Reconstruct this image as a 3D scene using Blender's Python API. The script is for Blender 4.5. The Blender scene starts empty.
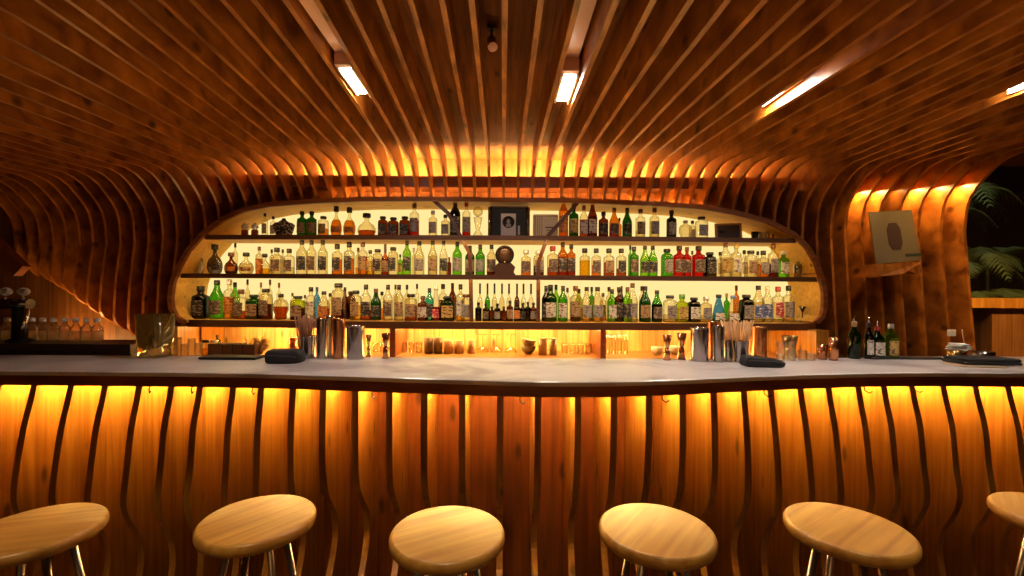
import bpy, math, random
from mathutils import Vector, Matrix
random.seed(7)
S = bpy.context.scene
COL = S.collection
PI = math.pi
# ------------------------------------------------------------------ camera, world, exposure
CAMZ = 1.42; F = 460.0; CX = 503.0; CY = 292.0; ROLL = math.radians(0.35)
cam_d = bpy.data.cameras.new('camera'); cam = bpy.data.objects.new('camera', cam_d); COL.objects.link(cam)
cam_d.sensor_width = 36; cam_d.lens = 36 * F / 1024; cam_d.clip_start = .05
cam_d.shift_x = (512 - CX) / 1024; cam_d.shift_y = (CY - 288) / 1024
r_ = Vector((math.cos(ROLL), 0, math.sin(ROLL))); b_ = Vector((0, -1, 0)); u_ = b_.cross(r_)
cam.matrix_world = Matrix(((r_.x, u_.x, b_.x, 0), (r_.y, u_.y, b_.y, 0), (r_.z, u_.z, b_.z, CAMZ), (0, 0, 0, 1)))
S.camera = cam
W = bpy.data.worlds.new('world'); S.world = W; W.use_nodes = True
W.node_tree.nodes['Background'].inputs[0].default_value = (1, .62, .38, 1)
W.node_tree.nodes['Background'].inputs[1].default_value = .03
S.view_settings.view_transform = 'Standard'; S.view_settings.look = 'None'
S.view_settings.gamma = 1; S.view_settings.exposure = 0.0; S.view_settings.use_curve_mapping = False
S.cycles.use_denoising = True; S.cycles.transparent_max_bounces = 32; S.cycles.max_bounces = 8
S.cycles.sample_clamp_indirect = 6; S.cycles.caustics_reflective = False; S.cycles.caustics_refractive = False

def light(name, kind, loc, energy, color, rot=(0, 0, 0), size=.1, size_y=None, spot=None, blend=.3):
    l = bpy.data.lights.new(name, kind); l.energy = energy; l.color = color
    if kind == 'AREA':
        l.size = size
        if size_y: l.shape = 'RECTANGLE'; l.size_y = size_y
    else: l.shadow_soft_size = size
    if spot: l.spot_size = math.radians(spot); l.spot_blend = blend
    o = bpy.data.objects.new(name, l); o.location = loc; o.rotation_euler = rot; COL.objects.link(o)
    return o
def aim(o, target):
    d = Vector(target) - o.location
    o.rotation_euler = d.to_track_quat('-Z', 'Y').to_euler()
AMB = (1, .60, .22)
# added unseen fill behind the viewer, a soft warm lift for the ceiling ribs
room = light('room_fill', 'AREA', (0, -2.9, 1.3), 17, (1, .50, .15), size=3, size_y=1.4)
aim(room, (0, 1.2, 2.9))
for x in (-1.35, -.72, -.15, .43, 1.0, 1.7):  # added unseen spots, one above each stool, to brighten the seats
    s = light('room_spot', 'SPOT', (x * 1.05, .55, 2.38), 42, (1, .76, .44), size=.03, spot=32, blend=.7); aim(s, (x, 1.27, .76))
aisle = light('aisle_fill', 'AREA', (0, 2.80, .98), 19, (1, .58, .17), size=2.6, size_y=.14); aim(aisle, (0, 2.1, 2.5))  # added hidden fill in the aisle, brightens the ceiling from below
# spots washing the right ribs; the last is added to brighten the sill panel
for k, (x, y, z, e, tx, ty, tz) in enumerate([(2.50, 3.12, 2.32, 15, 3.2, 3.72, 1.6), (2.85, 2.85, 2.32, 13, 3.5, 3.6, 1.6), (3.9, 2.6, 2.3, 150, 4.2, 3.8, 1.1)]):
    s = light('rib_spot', 'SPOT', (x, y, z), e, (1, .56, .16), size=.03, spot=80, blend=.8); aim(s, (tx, ty, tz))
for k, (i, e) in enumerate(((24, 1.3), (25, 1.3), (26, .15), (27, 1.3), (28, 1.4), (29, 1.6))):
    yy = 3.62 - (0, .02, .06, .10, .16, .24)[k]
    s = light('bay_light', 'AREA', ((i + .42) * .114, yy + .05, 2.235), e * 2.0, (1, .62, .20), size=.07, size_y=.05)
s = light('panel_light', 'AREA', (-3.4, 3.55, .95), 7, (1, .5, .14), size=1.1, size_y=.05); aim(s, (-3.1, 3.84, 1.6))
s = light('garden_fill', 'AREA', (4.6, 4.1, 3.2), 6, (1, 1, .6), size=.6); aim(s, (4.3, 5.3, 1.6))  # added unseen fill so the palms show outside the window

# ------------------------------------------------------------------ materials
MC = {}
def nodes(name):
    m = bpy.data.materials.new(name); m.use_nodes = True
    nt = m.node_tree; return m, nt, nt.nodes['Principled BSDF']
def plain(name, col, rough=.5, metal=0., bump=0., bscale=60, spec=.5, coat=0.):
    if name in MC: return MC[name]
    m, nt, p = nodes(name)
    p.inputs['Base Color'].default_value = (*col, 1); p.inputs['Roughness'].default_value = rough
    p.inputs['Metallic'].default_value = metal; p.inputs['Specular IOR Level'].default_value = spec
    p.inputs['Coat Weight'].default_value = coat
    tc = nt.nodes.new('ShaderNodeTexCoord'); n = nt.nodes.new('ShaderNodeTexNoise'); n.inputs['Scale'].default_value = bscale
    nt.links.new(tc.outputs['Object'], n.inputs['Vector'])
    mr = nt.nodes.new('ShaderNodeMapRange'); mr.inputs[3].default_value = max(0, rough - .06); mr.inputs[4].default_value = min(1, rough + .06)
    nt.links.new(n.outputs[0], mr.inputs[0]); nt.links.new(mr.outputs[0], p.inputs['Roughness'])
    if bump:
        b = nt.nodes.new('ShaderNodeBump'); b.inputs['Strength'].default_value = bump; b.inputs['Distance'].default_value = .004
        nt.links.new(n.outputs[0], b.inputs['Height']); nt.links.new(b.outputs[0], p.inputs['Normal'])
    MC[name] = m; return m
def wood(name, dark, lite, axis='Y', rough=.42, knots=True, planks=None, spec=.5):
    if name in MC: return MC[name]
    m, nt, p = nodes(name); L = nt.links.new
    tc = nt.nodes.new('ShaderNodeTexCoord'); mp = nt.nodes.new('ShaderNodeMapping')
    sc = {'X': (1.2, 22, 22), 'Y': (22, 1.2, 22), 'Z': (22, 22, 1.2), 'P': (20, 4, 5)}[axis]; mp.inputs['Scale'].default_value = sc
    oi = nt.nodes.new('ShaderNodeObjectInfo'); ad = nt.nodes.new('ShaderNodeVectorMath'); ad.operation = 'MULTIPLY_ADD'
    cr0 = nt.nodes.new('ShaderNodeCombineXYZ'); L(oi.outputs['Random'], cr0.inputs[0]); L(oi.outputs['Random'], cr0.inputs[1]); L(oi.outputs['Random'], cr0.inputs[2])
    ad.inputs[1].default_value = (7, 5, 9); L(cr0.outputs[0], ad.inputs[0]); L(tc.outputs['Object'], ad.inputs[2])
    L(ad.outputs[0], mp.inputs['Vector'])
    n = nt.nodes.new('ShaderNodeTexNoise'); n.inputs['Scale'].default_value = 1.6; n.inputs['Detail'].default_value = 5; n.inputs['Distortion'].default_value = .6
    L(mp.outputs[0], n.inputs['Vector'])
    cr = nt.nodes.new('ShaderNodeValToRGB'); cr.color_ramp.elements[0].position = .3; cr.color_ramp.elements[1].position = .72
    cr.color_ramp.elements[0].color = (*dark, 1); cr.color_ramp.elements[1].color = (*lite, 1)
    L(n.outputs[0], cr.inputs[0])
    n2 = nt.nodes.new('ShaderNodeTexNoise'); n2.inputs['Scale'].default_value = 2.6; n2.inputs['Detail'].default_value = 3
    L(ad.outputs[0], n2.inputs['Vector'])
    mr = nt.nodes.new('ShaderNodeMapRange'); mr.inputs[1].default_value = .3; mr.inputs[2].default_value = .7; mr.inputs[3].default_value = .72; mr.inputs[4].default_value = 1.12
    L(n2.outputs[0], mr.inputs[0])
    mx = nt.nodes.new('ShaderNodeMix'); mx.data_type = 'RGBA'; mx.blend_type = 'MULTIPLY'; mx.inputs[0].default_value = 1
    L(cr.outputs[0], mx.inputs[6]); L(mr.outputs[0], mx.inputs[7]); out = mx.outputs[2]
    if knots:
        v = nt.nodes.new('ShaderNodeTexVoronoi'); v.inputs['Scale'].default_value = 1
        m2 = nt.nodes.new('ShaderNodeMapping'); ks = {'X': (3, 8, 8), 'Y': (8, 3, 8), 'Z': (8, 8, 3), 'P': (8, 4, 5)}[axis]; m2.inputs['Scale'].default_value = ks
        L(ad.outputs[0], m2.inputs[0]); L(m2.outputs[0], v.inputs['Vector'])
        k = nt.nodes.new('ShaderNodeMapRange'); k.inputs[1].default_value = .07; k.inputs[2].default_value = .16; k.inputs[3].default_value = .3; k.inputs[4].default_value = 1
        L(v.outputs['Distance'], k.inputs[0])
        mx2 = nt.nodes.new('ShaderNodeMix'); mx2.data_type = 'RGBA'; mx2.blend_type = 'MULTIPLY'; mx2.inputs[0].default_value = 1
        L(out, mx2.inputs[6]); L(k.outputs[0], mx2.inputs[7]); out = mx2.outputs[2]
    if planks:      # (axis letter, width): dark joints
        sx = nt.nodes.new('ShaderNodeSeparateXYZ'); L(tc.outputs['Object'], sx.inputs[0])
        dv = nt.nodes.new('ShaderNodeMath'); dv.operation = 'DIVIDE'; dv.inputs[1].default_value = planks[1]; L(sx.outputs[planks[0]], dv.inputs[0])
        fr = nt.nodes.new('ShaderNodeMath'); fr.operation = 'FRACT'; L(dv.outputs[0], fr.inputs[0])
        gt = nt.nodes.new('ShaderNodeMapRange'); gt.inputs[1].default_value = .0; gt.inputs[2].default_value = .05; gt.inputs[3].default_value = .25; gt.inputs[4].default_value = 1
        L(fr.outputs[0], gt.inputs[0])
        fl = nt.nodes.new('ShaderNodeMath'); fl.operation = 'FLOOR'; L(dv.outputs[0], fl.inputs[0])
        wn = nt.nodes.new('ShaderNodeTexWhiteNoise'); wn.noise_dimensions = '1D'; L(fl.outputs[0], wn.inputs['W'])
        vr = nt.nodes.new('ShaderNodeMapRange'); vr.inputs[3].default_value = .75; vr.inputs[4].default_value = 1.1; L(wn.outputs[0], vr.inputs[0])
        mu = nt.nodes.new('ShaderNodeMath'); mu.operation = 'MULTIPLY'; L(gt.outputs[0], mu.inputs[0]); L(vr.outputs[0], mu.inputs[1])
        mx3 = nt.nodes.new('ShaderNodeMix'); mx3.data_type = 'RGBA'; mx3.blend_type = 'MULTIPLY'; mx3.inputs[0].default_value = 1
        L(out, mx3.inputs[6]); L(mu.outputs[0], mx3.inputs[7]); out = mx3.outputs[2]
    L(out, p.inputs['Base Color'])
    p.inputs['Roughness'].default_value = rough; p.inputs['Specular IOR Level'].default_value = spec
    bp = nt.nodes.new('ShaderNodeBump'); bp.inputs['Strength'].default_value = .25; bp.inputs['Distance'].default_value = .003
    L(n.outputs[0], bp.inputs['Height']); L(bp.outputs[0], p.inputs['Normal'])
    MC[name] = m; return m
def emit(name, col, k):
    if name in MC: return MC[name]
    m = bpy.data.materials.new(name); m.use_nodes = True; nt = m.node_tree
    nt.nodes.remove(nt.nodes['Principled BSDF']); e = nt.nodes.new('ShaderNodeEmission')
    e.inputs[0].default_value = (*col, 1); e.inputs[1].default_value = k
    nt.links.new(e.outputs[0], nt.nodes['Material Output'].inputs[0]); MC[name] = m; return m
def glass(name, tint, rough=.04, gl=.12, body=0.0, edge=.45):
    """thin tinted glass: light passes straight through, plus a glossy film and a little body"""
    if name in MC: return MC[name]
    m = bpy.data.materials.new(name); m.use_nodes = True; nt = m.node_tree; L = nt.links.new
    nt.nodes.remove(nt.nodes['Principled BSDF'])
    t = nt.nodes.new('ShaderNodeBsdfTransparent'); g = nt.nodes.new('ShaderNodeBsdfGlossy'); g.inputs['Roughness'].default_value = rough
    lw = nt.nodes.new('ShaderNodeLayerWeight'); lw.inputs[0].default_value = .35
    # edges look darker: the path through the wall is longer there
    cr = nt.nodes.new('ShaderNodeValToRGB'); cr.color_ramp.elements[0].color = (*tint, 1)
    cr.color_ramp.elements[1].color = (tint[0] * edge, tint[1] * edge, tint[2] * edge, 1); cr.color_ramp.elements[0].position = .4
    L(lw.outputs['Facing'], cr.inputs[0]); L(cr.outputs[0], t.inputs[0])
    mr = nt.nodes.new('ShaderNodeMapRange'); mr.inputs[3].default_value = gl * .3; mr.inputs[4].default_value = min(1, gl * 3)
    L(lw.outputs['Fresnel'], mr.inputs[0])
    mx = nt.nodes.new('ShaderNodeMixShader'); L(mr.outputs[0], mx.inputs[0]); L(t.outputs[0], mx.inputs[1]); L(g.outputs[0], mx.inputs[2])
    outp = mx.outputs[0]
    if body:
        d = nt.nodes.new('ShaderNodeBsdfTranslucent'); d.inputs[0].default_value = (*tint, 1)
        m2 = nt.nodes.new('ShaderNodeMixShader'); m2.inputs[0].default_value = body
        L(outp, m2.inputs[1]); L(d.outputs[0], m2.inputs[2]); outp = m2.outputs[0]
    L(outp, nt.nodes['Material Output'].inputs[0]); MC[name] = m; return m
def label_mat(name, col, ink):
    """printed paper label: rows of fine print and a title block"""
    if name in MC: return MC[name]
    m, nt, p = nodes(name); L = nt.links.new
    tc = nt.nodes.new('ShaderNodeTexCoord'); mp = nt.nodes.new('ShaderNodeMapping'); mp.inputs['Scale'].default_value = (120, 120, 260)
    n = nt.nodes.new('ShaderNodeTexNoise'); n.inputs['Scale'].default_value = .35; n.inputs['Detail'].default_value = 1
    L(tc.outputs['Object'], mp.inputs[0]); L(mp.outputs[0], n.inputs['Vector'])
    cr = nt.nodes.new('ShaderNodeValToRGB'); cr.color_ramp.interpolation = 'CONSTANT'
    cr.color_ramp.elements[0].color = (*ink, 1); cr.color_ramp.elements[1].color = (*col, 1); cr.color_ramp.elements[1].position = .44
    L(n.outputs[0], cr.inputs[0]); L(cr.outputs[0], p.inputs['Base Color']); p.inputs['Roughness'].default_value = .6
    MC[name] = m; return m

RIB = wood('rib_wood', (.15, .034, .004), (.56, .195, .025), 'P', .36)
SOF = wood('soffit_wood', (.10, .030, .005), (.28, .09, .016), 'Y', .7, spec=.15)
FIN = wood('fin_wood', (.36, .125, .014), (.66, .29, .042), 'Z', .34)
PAN = wood('panel_wood', (.15, .034, .007), (.30, .08, .014), 'Z', .4)
WALLW = wood('wall_wood', (.20, .07, .016), (.42, .17, .045), 'Z', .45, planks=('X', .19))
DARKW = wood('dark_wood', (.09, .028, .009), (.19, .065, .02), 'X', .4, False)
TRIMW = wood('trim_wood', (.20, .05, .016), (.38, .11, .035), 'X', .3, False)
RIMW = wood('rim_wood', (.15, .045, .014), (.30, .10, .028), 'X', .45, False, spec=.2)
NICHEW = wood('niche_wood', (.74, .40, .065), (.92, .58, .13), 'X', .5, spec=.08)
PLANKW = wood('plank_wood', (.50, .24, .06), (.80, .46, .16), 'Z', .4, planks=('X', .115))
SEATW = wood('seat_wood', (.46, .20, .032), (.74, .39, .080), 'X', .34, False)
MARBLE = None
def marble():
    m, nt, p = nodes('marble'); L = nt.links.new
    tc = nt.nodes.new('ShaderNodeTexCoord'); n = nt.nodes.new('ShaderNodeTexNoise'); n.inputs['Scale'].default_value = 2.6; n.inputs['Detail'].default_value = 9; n.inputs['Distortion'].default_value = .5
    L(tc.outputs['Object'], n.inputs['Vector'])
    cr = nt.nodes.new('ShaderNodeValToRGB'); e = cr.color_ramp.elements
    e[0].position = .40; e[0].color = (.56, .49, .50, 1); e[1].position = .75; e[1].color = (.90, .85, .84, 1)
    x = cr.color_ramp.elements.new(.5); x.color = (.80, .73, .73, 1)
    L(n.outputs[0], cr.inputs[0]); L(cr.outputs[0], p.inputs['Base Color'])
    n2 = nt.nodes.new('ShaderNodeTexNoise'); n2.inputs['Scale'].default_value = 14; L(tc.outputs['Object'], n2.inputs['Vector'])
    mr = nt.nodes.new('ShaderNodeMapRange'); mr.inputs[3].default_value = .20; mr.inputs[4].default_value = .23
    L(n2.outputs[0], mr.inputs[0]); L(mr.outputs[0], p.inputs['Roughness'])
    return m
MARBLE = marble()
BLACK = plain('black', (.010, .009, .010), .5, spec=.25); CLOTH = plain('black_cloth', (.02, .02, .022), .85, bump=.6, bscale=140)
CHROME = plain('chrome', (.72, .70, .68), .16, 1); STEEL = plain('steel', (.40, .36, .345), .2, 1); COPPER = plain('copper', (.58, .25, .11), .24, 1)
GOLD = plain('gold_metal', (.85, .55, .18), .25, 1); LEGM = plain('leg_metal', (.45, .42, .40), .3, 1)
CREAM = plain('cream', (.8, .74, .6), .5); WHITE = plain('white', (.85, .84, .82), .5); BROWN = plain('brown', (.10, .04, .018), .5)
PINK = plain('pale_channel', (.80, .50, .38), .4)  # pale pink stands in for lamp light reflected on the channel
CORK = plain('cork', (.42, .24, .12), .8); STRAW = plain('straw', (.80, .46, .20), .6); KHAKI = plain('khaki_board', (.15, .115, .06), .45, bump=.2, bscale=20)
CLAY = plain('dark_clay', (.09, .05, .03), .6, bump=.7, bscale=50)
PEEL = plain('herb', (.30, .17, .05), .8, bump=.5)

# ------------------------------------------------------------------ mesh building
class MB:
    def __init__(s): s.v = []; s.f = []; s.sm = []
    def box(s, x0, x1, y0, y1, z0, z1):
        n = len(s.v); s.v += [(x, y, z) for z in (z0, z1) for y in (y0, y1) for x in (x0, x1)]
        for f in ((0, 2, 3, 1), (4, 5, 7, 6), (0, 1, 5, 4), (2, 6, 7, 3), (0, 4, 6, 2), (1, 3, 7, 5)): s.f.append([n + i for i in f]); s.sm.append(0)
        return s
    def bbox(s, x0, x1, y0, y1, z0, z1, b=.004):
        """box with chamfered vertical and top edges"""
        n = len(s.v)
        def ring(e, z): return [(x0 + b - e, y0 - e + 0, z), (x1 - b + e, y0 - e, z), (x1 + e, y0 + b - e, z), (x1 + e, y1 - b + e, z), (x1 - b + e, y1 + e, z), (x0 + b - e, y1 + e, z), (x0 - e, y1 - b + e, z), (x0 - e, y0 + b - e, z)]
        rings = [ring(-b * .7, z0), ring(0, z0 + b), ring(0, z1 - b), ring(-b * .7, z1)]
        for r in rings: s.v += r
        for k in range(3):
            for i in range(8): j = (i + 1) % 8; s.f.append([n + k * 8 + i, n + k * 8 + j, n + k * 8 + 8 + j, n + k * 8 + 8 + i]); s.sm.append(0)
        s.f.append([n + i for i in range(7, -1, -1)]); s.f.append([n + 24 + i for i in range(8)]); s.sm += [0, 0]; return s
    def lathe(s, prof, c=(0, 0, 0), seg=20, flat=1.0, square=0.0, cap=True, rx=None):
        """prof: list of (r, z). flat squashes y. square>0 turns the section towards a rounded square"""
        n = len(s.v)
        for r, z in prof:
            for i in range(seg):
                a = 2 * PI * (i + .5) / seg; cx, sy = math.cos(a), math.sin(a)
                if square:
                    q = 1 / max(abs(cx), abs(sy)); q = 1 + (min(q, 1.32) - 1) * square
                    cx *= q; sy *= q
                s.v.append((c[0] + r * cx, c[1] + r * sy * flat, c[2] + z))
        for k in range(len(prof) - 1):
            for i in range(seg):
                j = (i + 1) % seg; s.f.append([n + k * seg + i, n + k * seg + j, n + (k + 1) * seg + j, n + (k + 1) * seg + i]); s.sm.append(1)
        if cap:
            if prof[0][0] > 1e-5: s.f.append([n + i for i in range(seg - 1, -1, -1)]); s.sm.append(0)
            if prof[-1][0] > 1e-5: m = n + (len(prof) - 1) * seg; s.f.append([m + i for i in range(seg)]); s.sm.append(0)
        return s
    def tube(s, pts, r, seg=8, r2=None):
        n = len(s.v); P = [Vector(p) for p in pts]
        for k, p in enumerate(P):
            d = (P[min(k + 1, len(P) - 1)] - P[max(k - 1, 0)]).normalized()
            a = d.orthogonal().normalized() if k == 0 else (pa - d * pa.dot(d)).normalized()
            pa = a; b = d.cross(a); rr = r if r2 is None else r + (r2 - r) * k / (len(P) - 1)
            for i in range(seg): t = 2 * PI * i / seg; s.v.append(tuple(p + a * (rr * math.cos(t)) + b * (rr * math.sin(t))))
        for k in range(len(P) - 1):
            for i in range(seg): j = (i + 1) % seg; s.f.append([n + k * seg + i, n + k * seg + j, n + (k + 1) * seg + j, n + (k + 1) * seg + i]); s.sm.append(1)
        s.f.append([n + i for i in range(seg - 1, -1, -1)]); m = n + (len(P) - 1) * seg; s.f.append([m + i for i in range(seg)]); s.sm += [0, 0]
        return s
    def strip(s, A, B, t0, t1):
        """board in a plane x=const: A, B are matching (y,z) lines, thickness from x=t0 to t1"""
        n = len(s.v); k = len(A)
        for x in (t0, t1):
            s.v += [(x, y, z) for y, z in A]; s.v += [(x, y, z) for y, z in B]
        for i in range(k - 1):
            a, b, c, d = n + i, n + i + 1, n + k + i + 1, n + k + i
            s.f.append([a, b, c, d]); s.f.append([a + 2 * k, d + 2 * k, c + 2 * k, b + 2 * k]); s.sm += [0, 0]
            s.f.append([a, a + 2 * k, b + 2 * k, b]); s.f.append([d, c, c + 2 * k, d + 2 * k]); s.sm += [0, 0]
        s.f.append([n, n + k, n + 3 * k, n + 2 * k]); s.f.append([n + k - 1, n + 3 * k - 1, n + 4 * k - 1, n + 2 * k - 1]); s.sm += [0, 0]
        return s
    def quad(s, *p):
        n = len(s.v); s.v += [tuple(q) for q in p]; s.f.append(list(range(n, n + len(p)))); s.sm.append(0); return s
    def sweep(s, path, sec, closed=False):
        """path: list of (origin Vector, side Vector, up Vector); sec: list of (a, b)"""
        n = len(s.v); k = len(sec)
        for o, a, b in path: s.v += [tuple(o + a * p + b * q) for p, q in sec]
        m = len(path)
        for i in range(m - (0 if closed else 1)):
            for j in range(k):
                q = (j + 1) % k; i2 = (i + 1) % m
                s.f.append([n + i * k + j, n + i * k + q, n + i2 * k + q, n + i2 * k + j]); s.sm.append(0)
        if not closed: s.f.append([n + j for j in range(k - 1, -1, -1)]); s.f.append([n + (m - 1) * k + j for j in range(k)]); s.sm += [0, 0]
        return s
    def build(s, name, mat, parent=None, kind=None, fix=True):
        me = bpy.data.meshes.new(name); me.from_pydata(s.v, [], s.f); me.update()
        me.polygons.foreach_set('use_smooth', [bool(x) for x in s.sm])
        if fix:
            import bmesh
            bm = bmesh.new(); bm.from_mesh(me); bmesh.ops.recalc_face_normals(bm, faces=bm.faces); bm.to_mesh(me); bm.free()
        me.materials.append(mat); o = bpy.data.objects.new(name, me); COL.objects.link(o)
        if parent: o.parent = parent
        if kind: o['kind'] = kind
        return o
def thing(name, label, cat, loc=(0, 0, 0), group=None, rz=0):
    o = bpy.data.objects.new(name, None); COL.objects.link(o); o.location = loc; o.rotation_euler = (0, 0, rz); o.empty_display_size = .05
    o['label'] = label; o['category'] = cat
    if group: o['group'] = group
    return o
def tag(o, label, cat, group=None, kind=None):
    o['label'] = label; o['category'] = cat
    if group: o['group'] = group
    if kind: o['kind'] = kind
    return o
def P(x, y, d):
    """place measured in the photograph (x, y in pixels) at distance d"""
    u = (x - CX) / F; v = (CY - y) / F
    return Vector(((u * math.cos(ROLL) - v * math.sin(ROLL)) * d, d, CAMZ + (u * math.sin(ROLL) + v * math.cos(ROLL)) * d))
def interp(t, x):
    if x <= t[0][0]: return t[0][1]
    for (a, p), (b, q) in zip(t, t[1:]):
        if x <= b: return p + (q - p) * (x - a) / (b - a)
    return t[-1][1]
ORD = ['zeroth', 'first', 'second', 'third', 'fourth', 'fifth', 'sixth', 'seventh', 'eighth', 'ninth', 'tenth', 'eleventh', 'twelfth', 'thirteenth', 'fourteenth', 'fifteenth', 'sixteenth', 'seventeenth', 'eighteenth', 'nineteenth', 'twentieth']
TENS = {20: 'twenty', 30: 'thirty', 40: 'forty', 50: 'fifty', 60: 'sixty', 70: 'seventy'}
TENTH = {30: 'thirtieth', 40: 'fortieth', 50: 'fiftieth', 60: 'sixtieth', 70: 'seventieth'}
def ordw(n):
    if n <= 20: return ORD[n]
    if n % 10 == 0: return TENTH[n]
    return TENS[n // 10 * 10] + '-' + ORD[n % 10]

# ------------------------------------------------------------------ ceiling ribs
SP = .114
HN = [(-36, .78), (-28, .80), (-22, .84), (-21, .885), (-20, .906), (-19, .92), (-18, .95), (-17, .985), (-16, 1.02), (-15, 1.06), (-2, 1.06), (-1, 1.0), (0, .95), (1, .92), (3, .895), (14, .90), (15, .91), (17, .94), (20, 1.0), (24, .98), (27, .957), (30, .93), (34, .92)]
HW = [(-36, .80), (-28, .85), (-22, .90), (-19, .93), (-15, .955), (0, .955), (30, .945), (34, .94)]
def ceil_h(i, y):
    a, b = interp(HN, i), interp(HW, i)
    t = min(1, max(0, (y - 1.6) / (3.3 - 1.6))); return a + (b - a) * t
WFWD = [(-36, -.08), (-33, -.04), (-28, 0), (0, 0), (24, .02), (26, .06), (28, .16), (30, .29), (34, .5)]
def rib_line(i, zend):
    """underside / front edge of rib i as (y, z) from the room to the wall"""
    w = -interp(WFWD, i) if i > 0 else -interp(WFWD, i)
    pts = [(y, CAMZ + ceil_h(i, y)) for y in (-.4, .6, 1.2, 1.7, 2.2, 2.7, 3.05)]
    hw = ceil_h(i, 3.3)
    arc = [(3.33, 0), (3.42, -.02), (3.487, -.055), (3.553, -.11), (3.61, -.165), (3.656, -.225), (3.68, -.29), (3.69, -.35), (3.70, -.48)]
    for y, dz in arc: pts.append((y + w, CAMZ + hw + dz))
    zl = pts[-1][1]; out = [p for p in pts if p[1] > zend + .01]
    if zend < zl - .02:
        n = 10
        for k in range(1, n + 1):
            z = zl + (zend - zl) * k / n; t = (zl - z) / max(.05, zl - .95)
            if i > 0: y = 3.70 + w - .08 * t
            else: y = 3.70 + w - .06 * math.sin(min(1, t * 1.4) * PI / 2)
            out.append((y, z))
    else:
        for (a, b), (c, d) in zip(pts, pts[1:]):
            if b > zend >= d: out.append((a + (c - a) * (b - zend) / (b - d), zend)); break
    return out
# niche outline measured on the photograph, at the plane of the rim
DR = 3.66
OUT_PX = [(186.7, 321.7), (178.5, 316.7), (174, 308), (173, 298), (175, 283), (180, 270), (190, 251.7), (206.7, 233), (225, 220), (245, 211), (270, 206), (311.7, 202.5), (340, 201.3), (363, 200.3), (430, 200), (497, 201), (565, 201.5), (610, 203), (656.7, 205), (700, 208), (733, 213.5), (766.7, 222.5), (791.7, 235), (805, 248), (814, 263), (819, 278), (822, 292), (822, 308), (820, 316), (814, 322)]
OUTL = [P(x, y, DR) for x, y in OUT_PX]
def rim_z(X):
    for a, b in zip(OUTL[3:26], OUTL[4:27]):
        if a.x <= X <= b.x: return a.z + (b.z - a.z) * (X - a.x) / (b.x - a.x)
    return None
TIPS = [(-35, 252), (-34, 257), (-33, 263), (-32, 271), (-31, 279), (-30, 289), (-29, 298), (-28, 307), (-27, 315), (-26, 323), (-25, 330), (-24, 338), (-23, 345)]
def tip_z(i): return CAMZ + (292 + interp(TIPS, i) * -1 + 0) / F * 3.68 + .008 * (503 - (503 + i * 14.4)) / 460 * 0 - .022
WALL = 3.84
ribn = 0
for i in range(-35, 31):
    X = i * SP
    rz = rim_z(X)
    if rz is not None: zend = rz + (.014 if i > -23 else .14)
    elif i < 0: zend = tip_z(i)
    else: zend = .93
    A = rib_line(i, zend)
    w = -interp(WFWD, i); wl = WALL
    B = []
    n = len(A)
    for k, (y, z) in enumerate(A):
        # matching back line: above the ceiling side, behind on the wall side
        a = A[max(0, k - 1)]; b = A[min(n - 1, k + 1)]
        tx, tz = b[0] - a[0], b[1] - a[1]; l = math.hypot(tx, tz); nx, nz = -tz / l, tx / l    # turned towards wall and ceiling
        q = (y + nx * .155, z + nz * .155)
        if y > 3.0 + w:
            q = (min(wl - .002, max(q[0], y + .01)), q[1])
        if tz / l < -.95: q = (wl - .002 if w > -.2 else min(wl - .002, y + .30), z)
        B.append(q)
    if i < 0 and rz is None:      # the tip: front edge sweeps back to the wall
        yw, z0 = A[-1]
        for t in (.25, .5, .75, 1.0):
            A.append((yw + (wl - .004 - yw) * t ** 2.6, z0 - .15 * t)); B.append((wl - .002, z0 - .15 * t))
    m = MB().strip(A, B, X - .0105, X + .0105)
    if i == 0: lab = 'curved wooden ceiling rib running straight over the middle of the bar'
    elif i < 0: lab = 'curved wooden ceiling rib, %s from the middle rib toward the beer tap' % ordw(-i)
    else: lab = 'curved wooden ceiling rib, %s from the middle rib toward the window' % ordw(i)
    tag(m.build('ceiling_rib', RIB), lab, 'ceiling rib', 'curved ribs of the ceiling and back wall')

# ceiling board above the ribs, following them
m = MB(); ys = [-.6, .6, 1.2, 1.7, 2.2, 2.7, 3.05, 3.3, 3.5, 3.9]
rows = [[(i * SP, y, CAMZ + ceil_h(i, y) + .15) for y in ys] for i in list(range(-44, 50))]
for a, b in zip(rows, rows[1:]):
    for k in range(len(ys) - 1): m.quad(a[k], a[k + 1], b[k + 1], b[k])
for a, b in zip(rows, rows[1:]):
    for k in range(len(ys) - 1): m.quad(*[(p[0], p[1], 2.85) for p in (a[k], b[k], b[k + 1], a[k + 1])])
m.build('ceiling', SOF, kind='structure', fix=False)

# ------------------------------------------------------------------ walls and floor
MB().box(-5.0, 5.6, -3.2, 7.0, -.08, 0).build('floor', plain('floor', (.035, .018, .012), .45), kind='structure')
m = MB()
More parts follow.
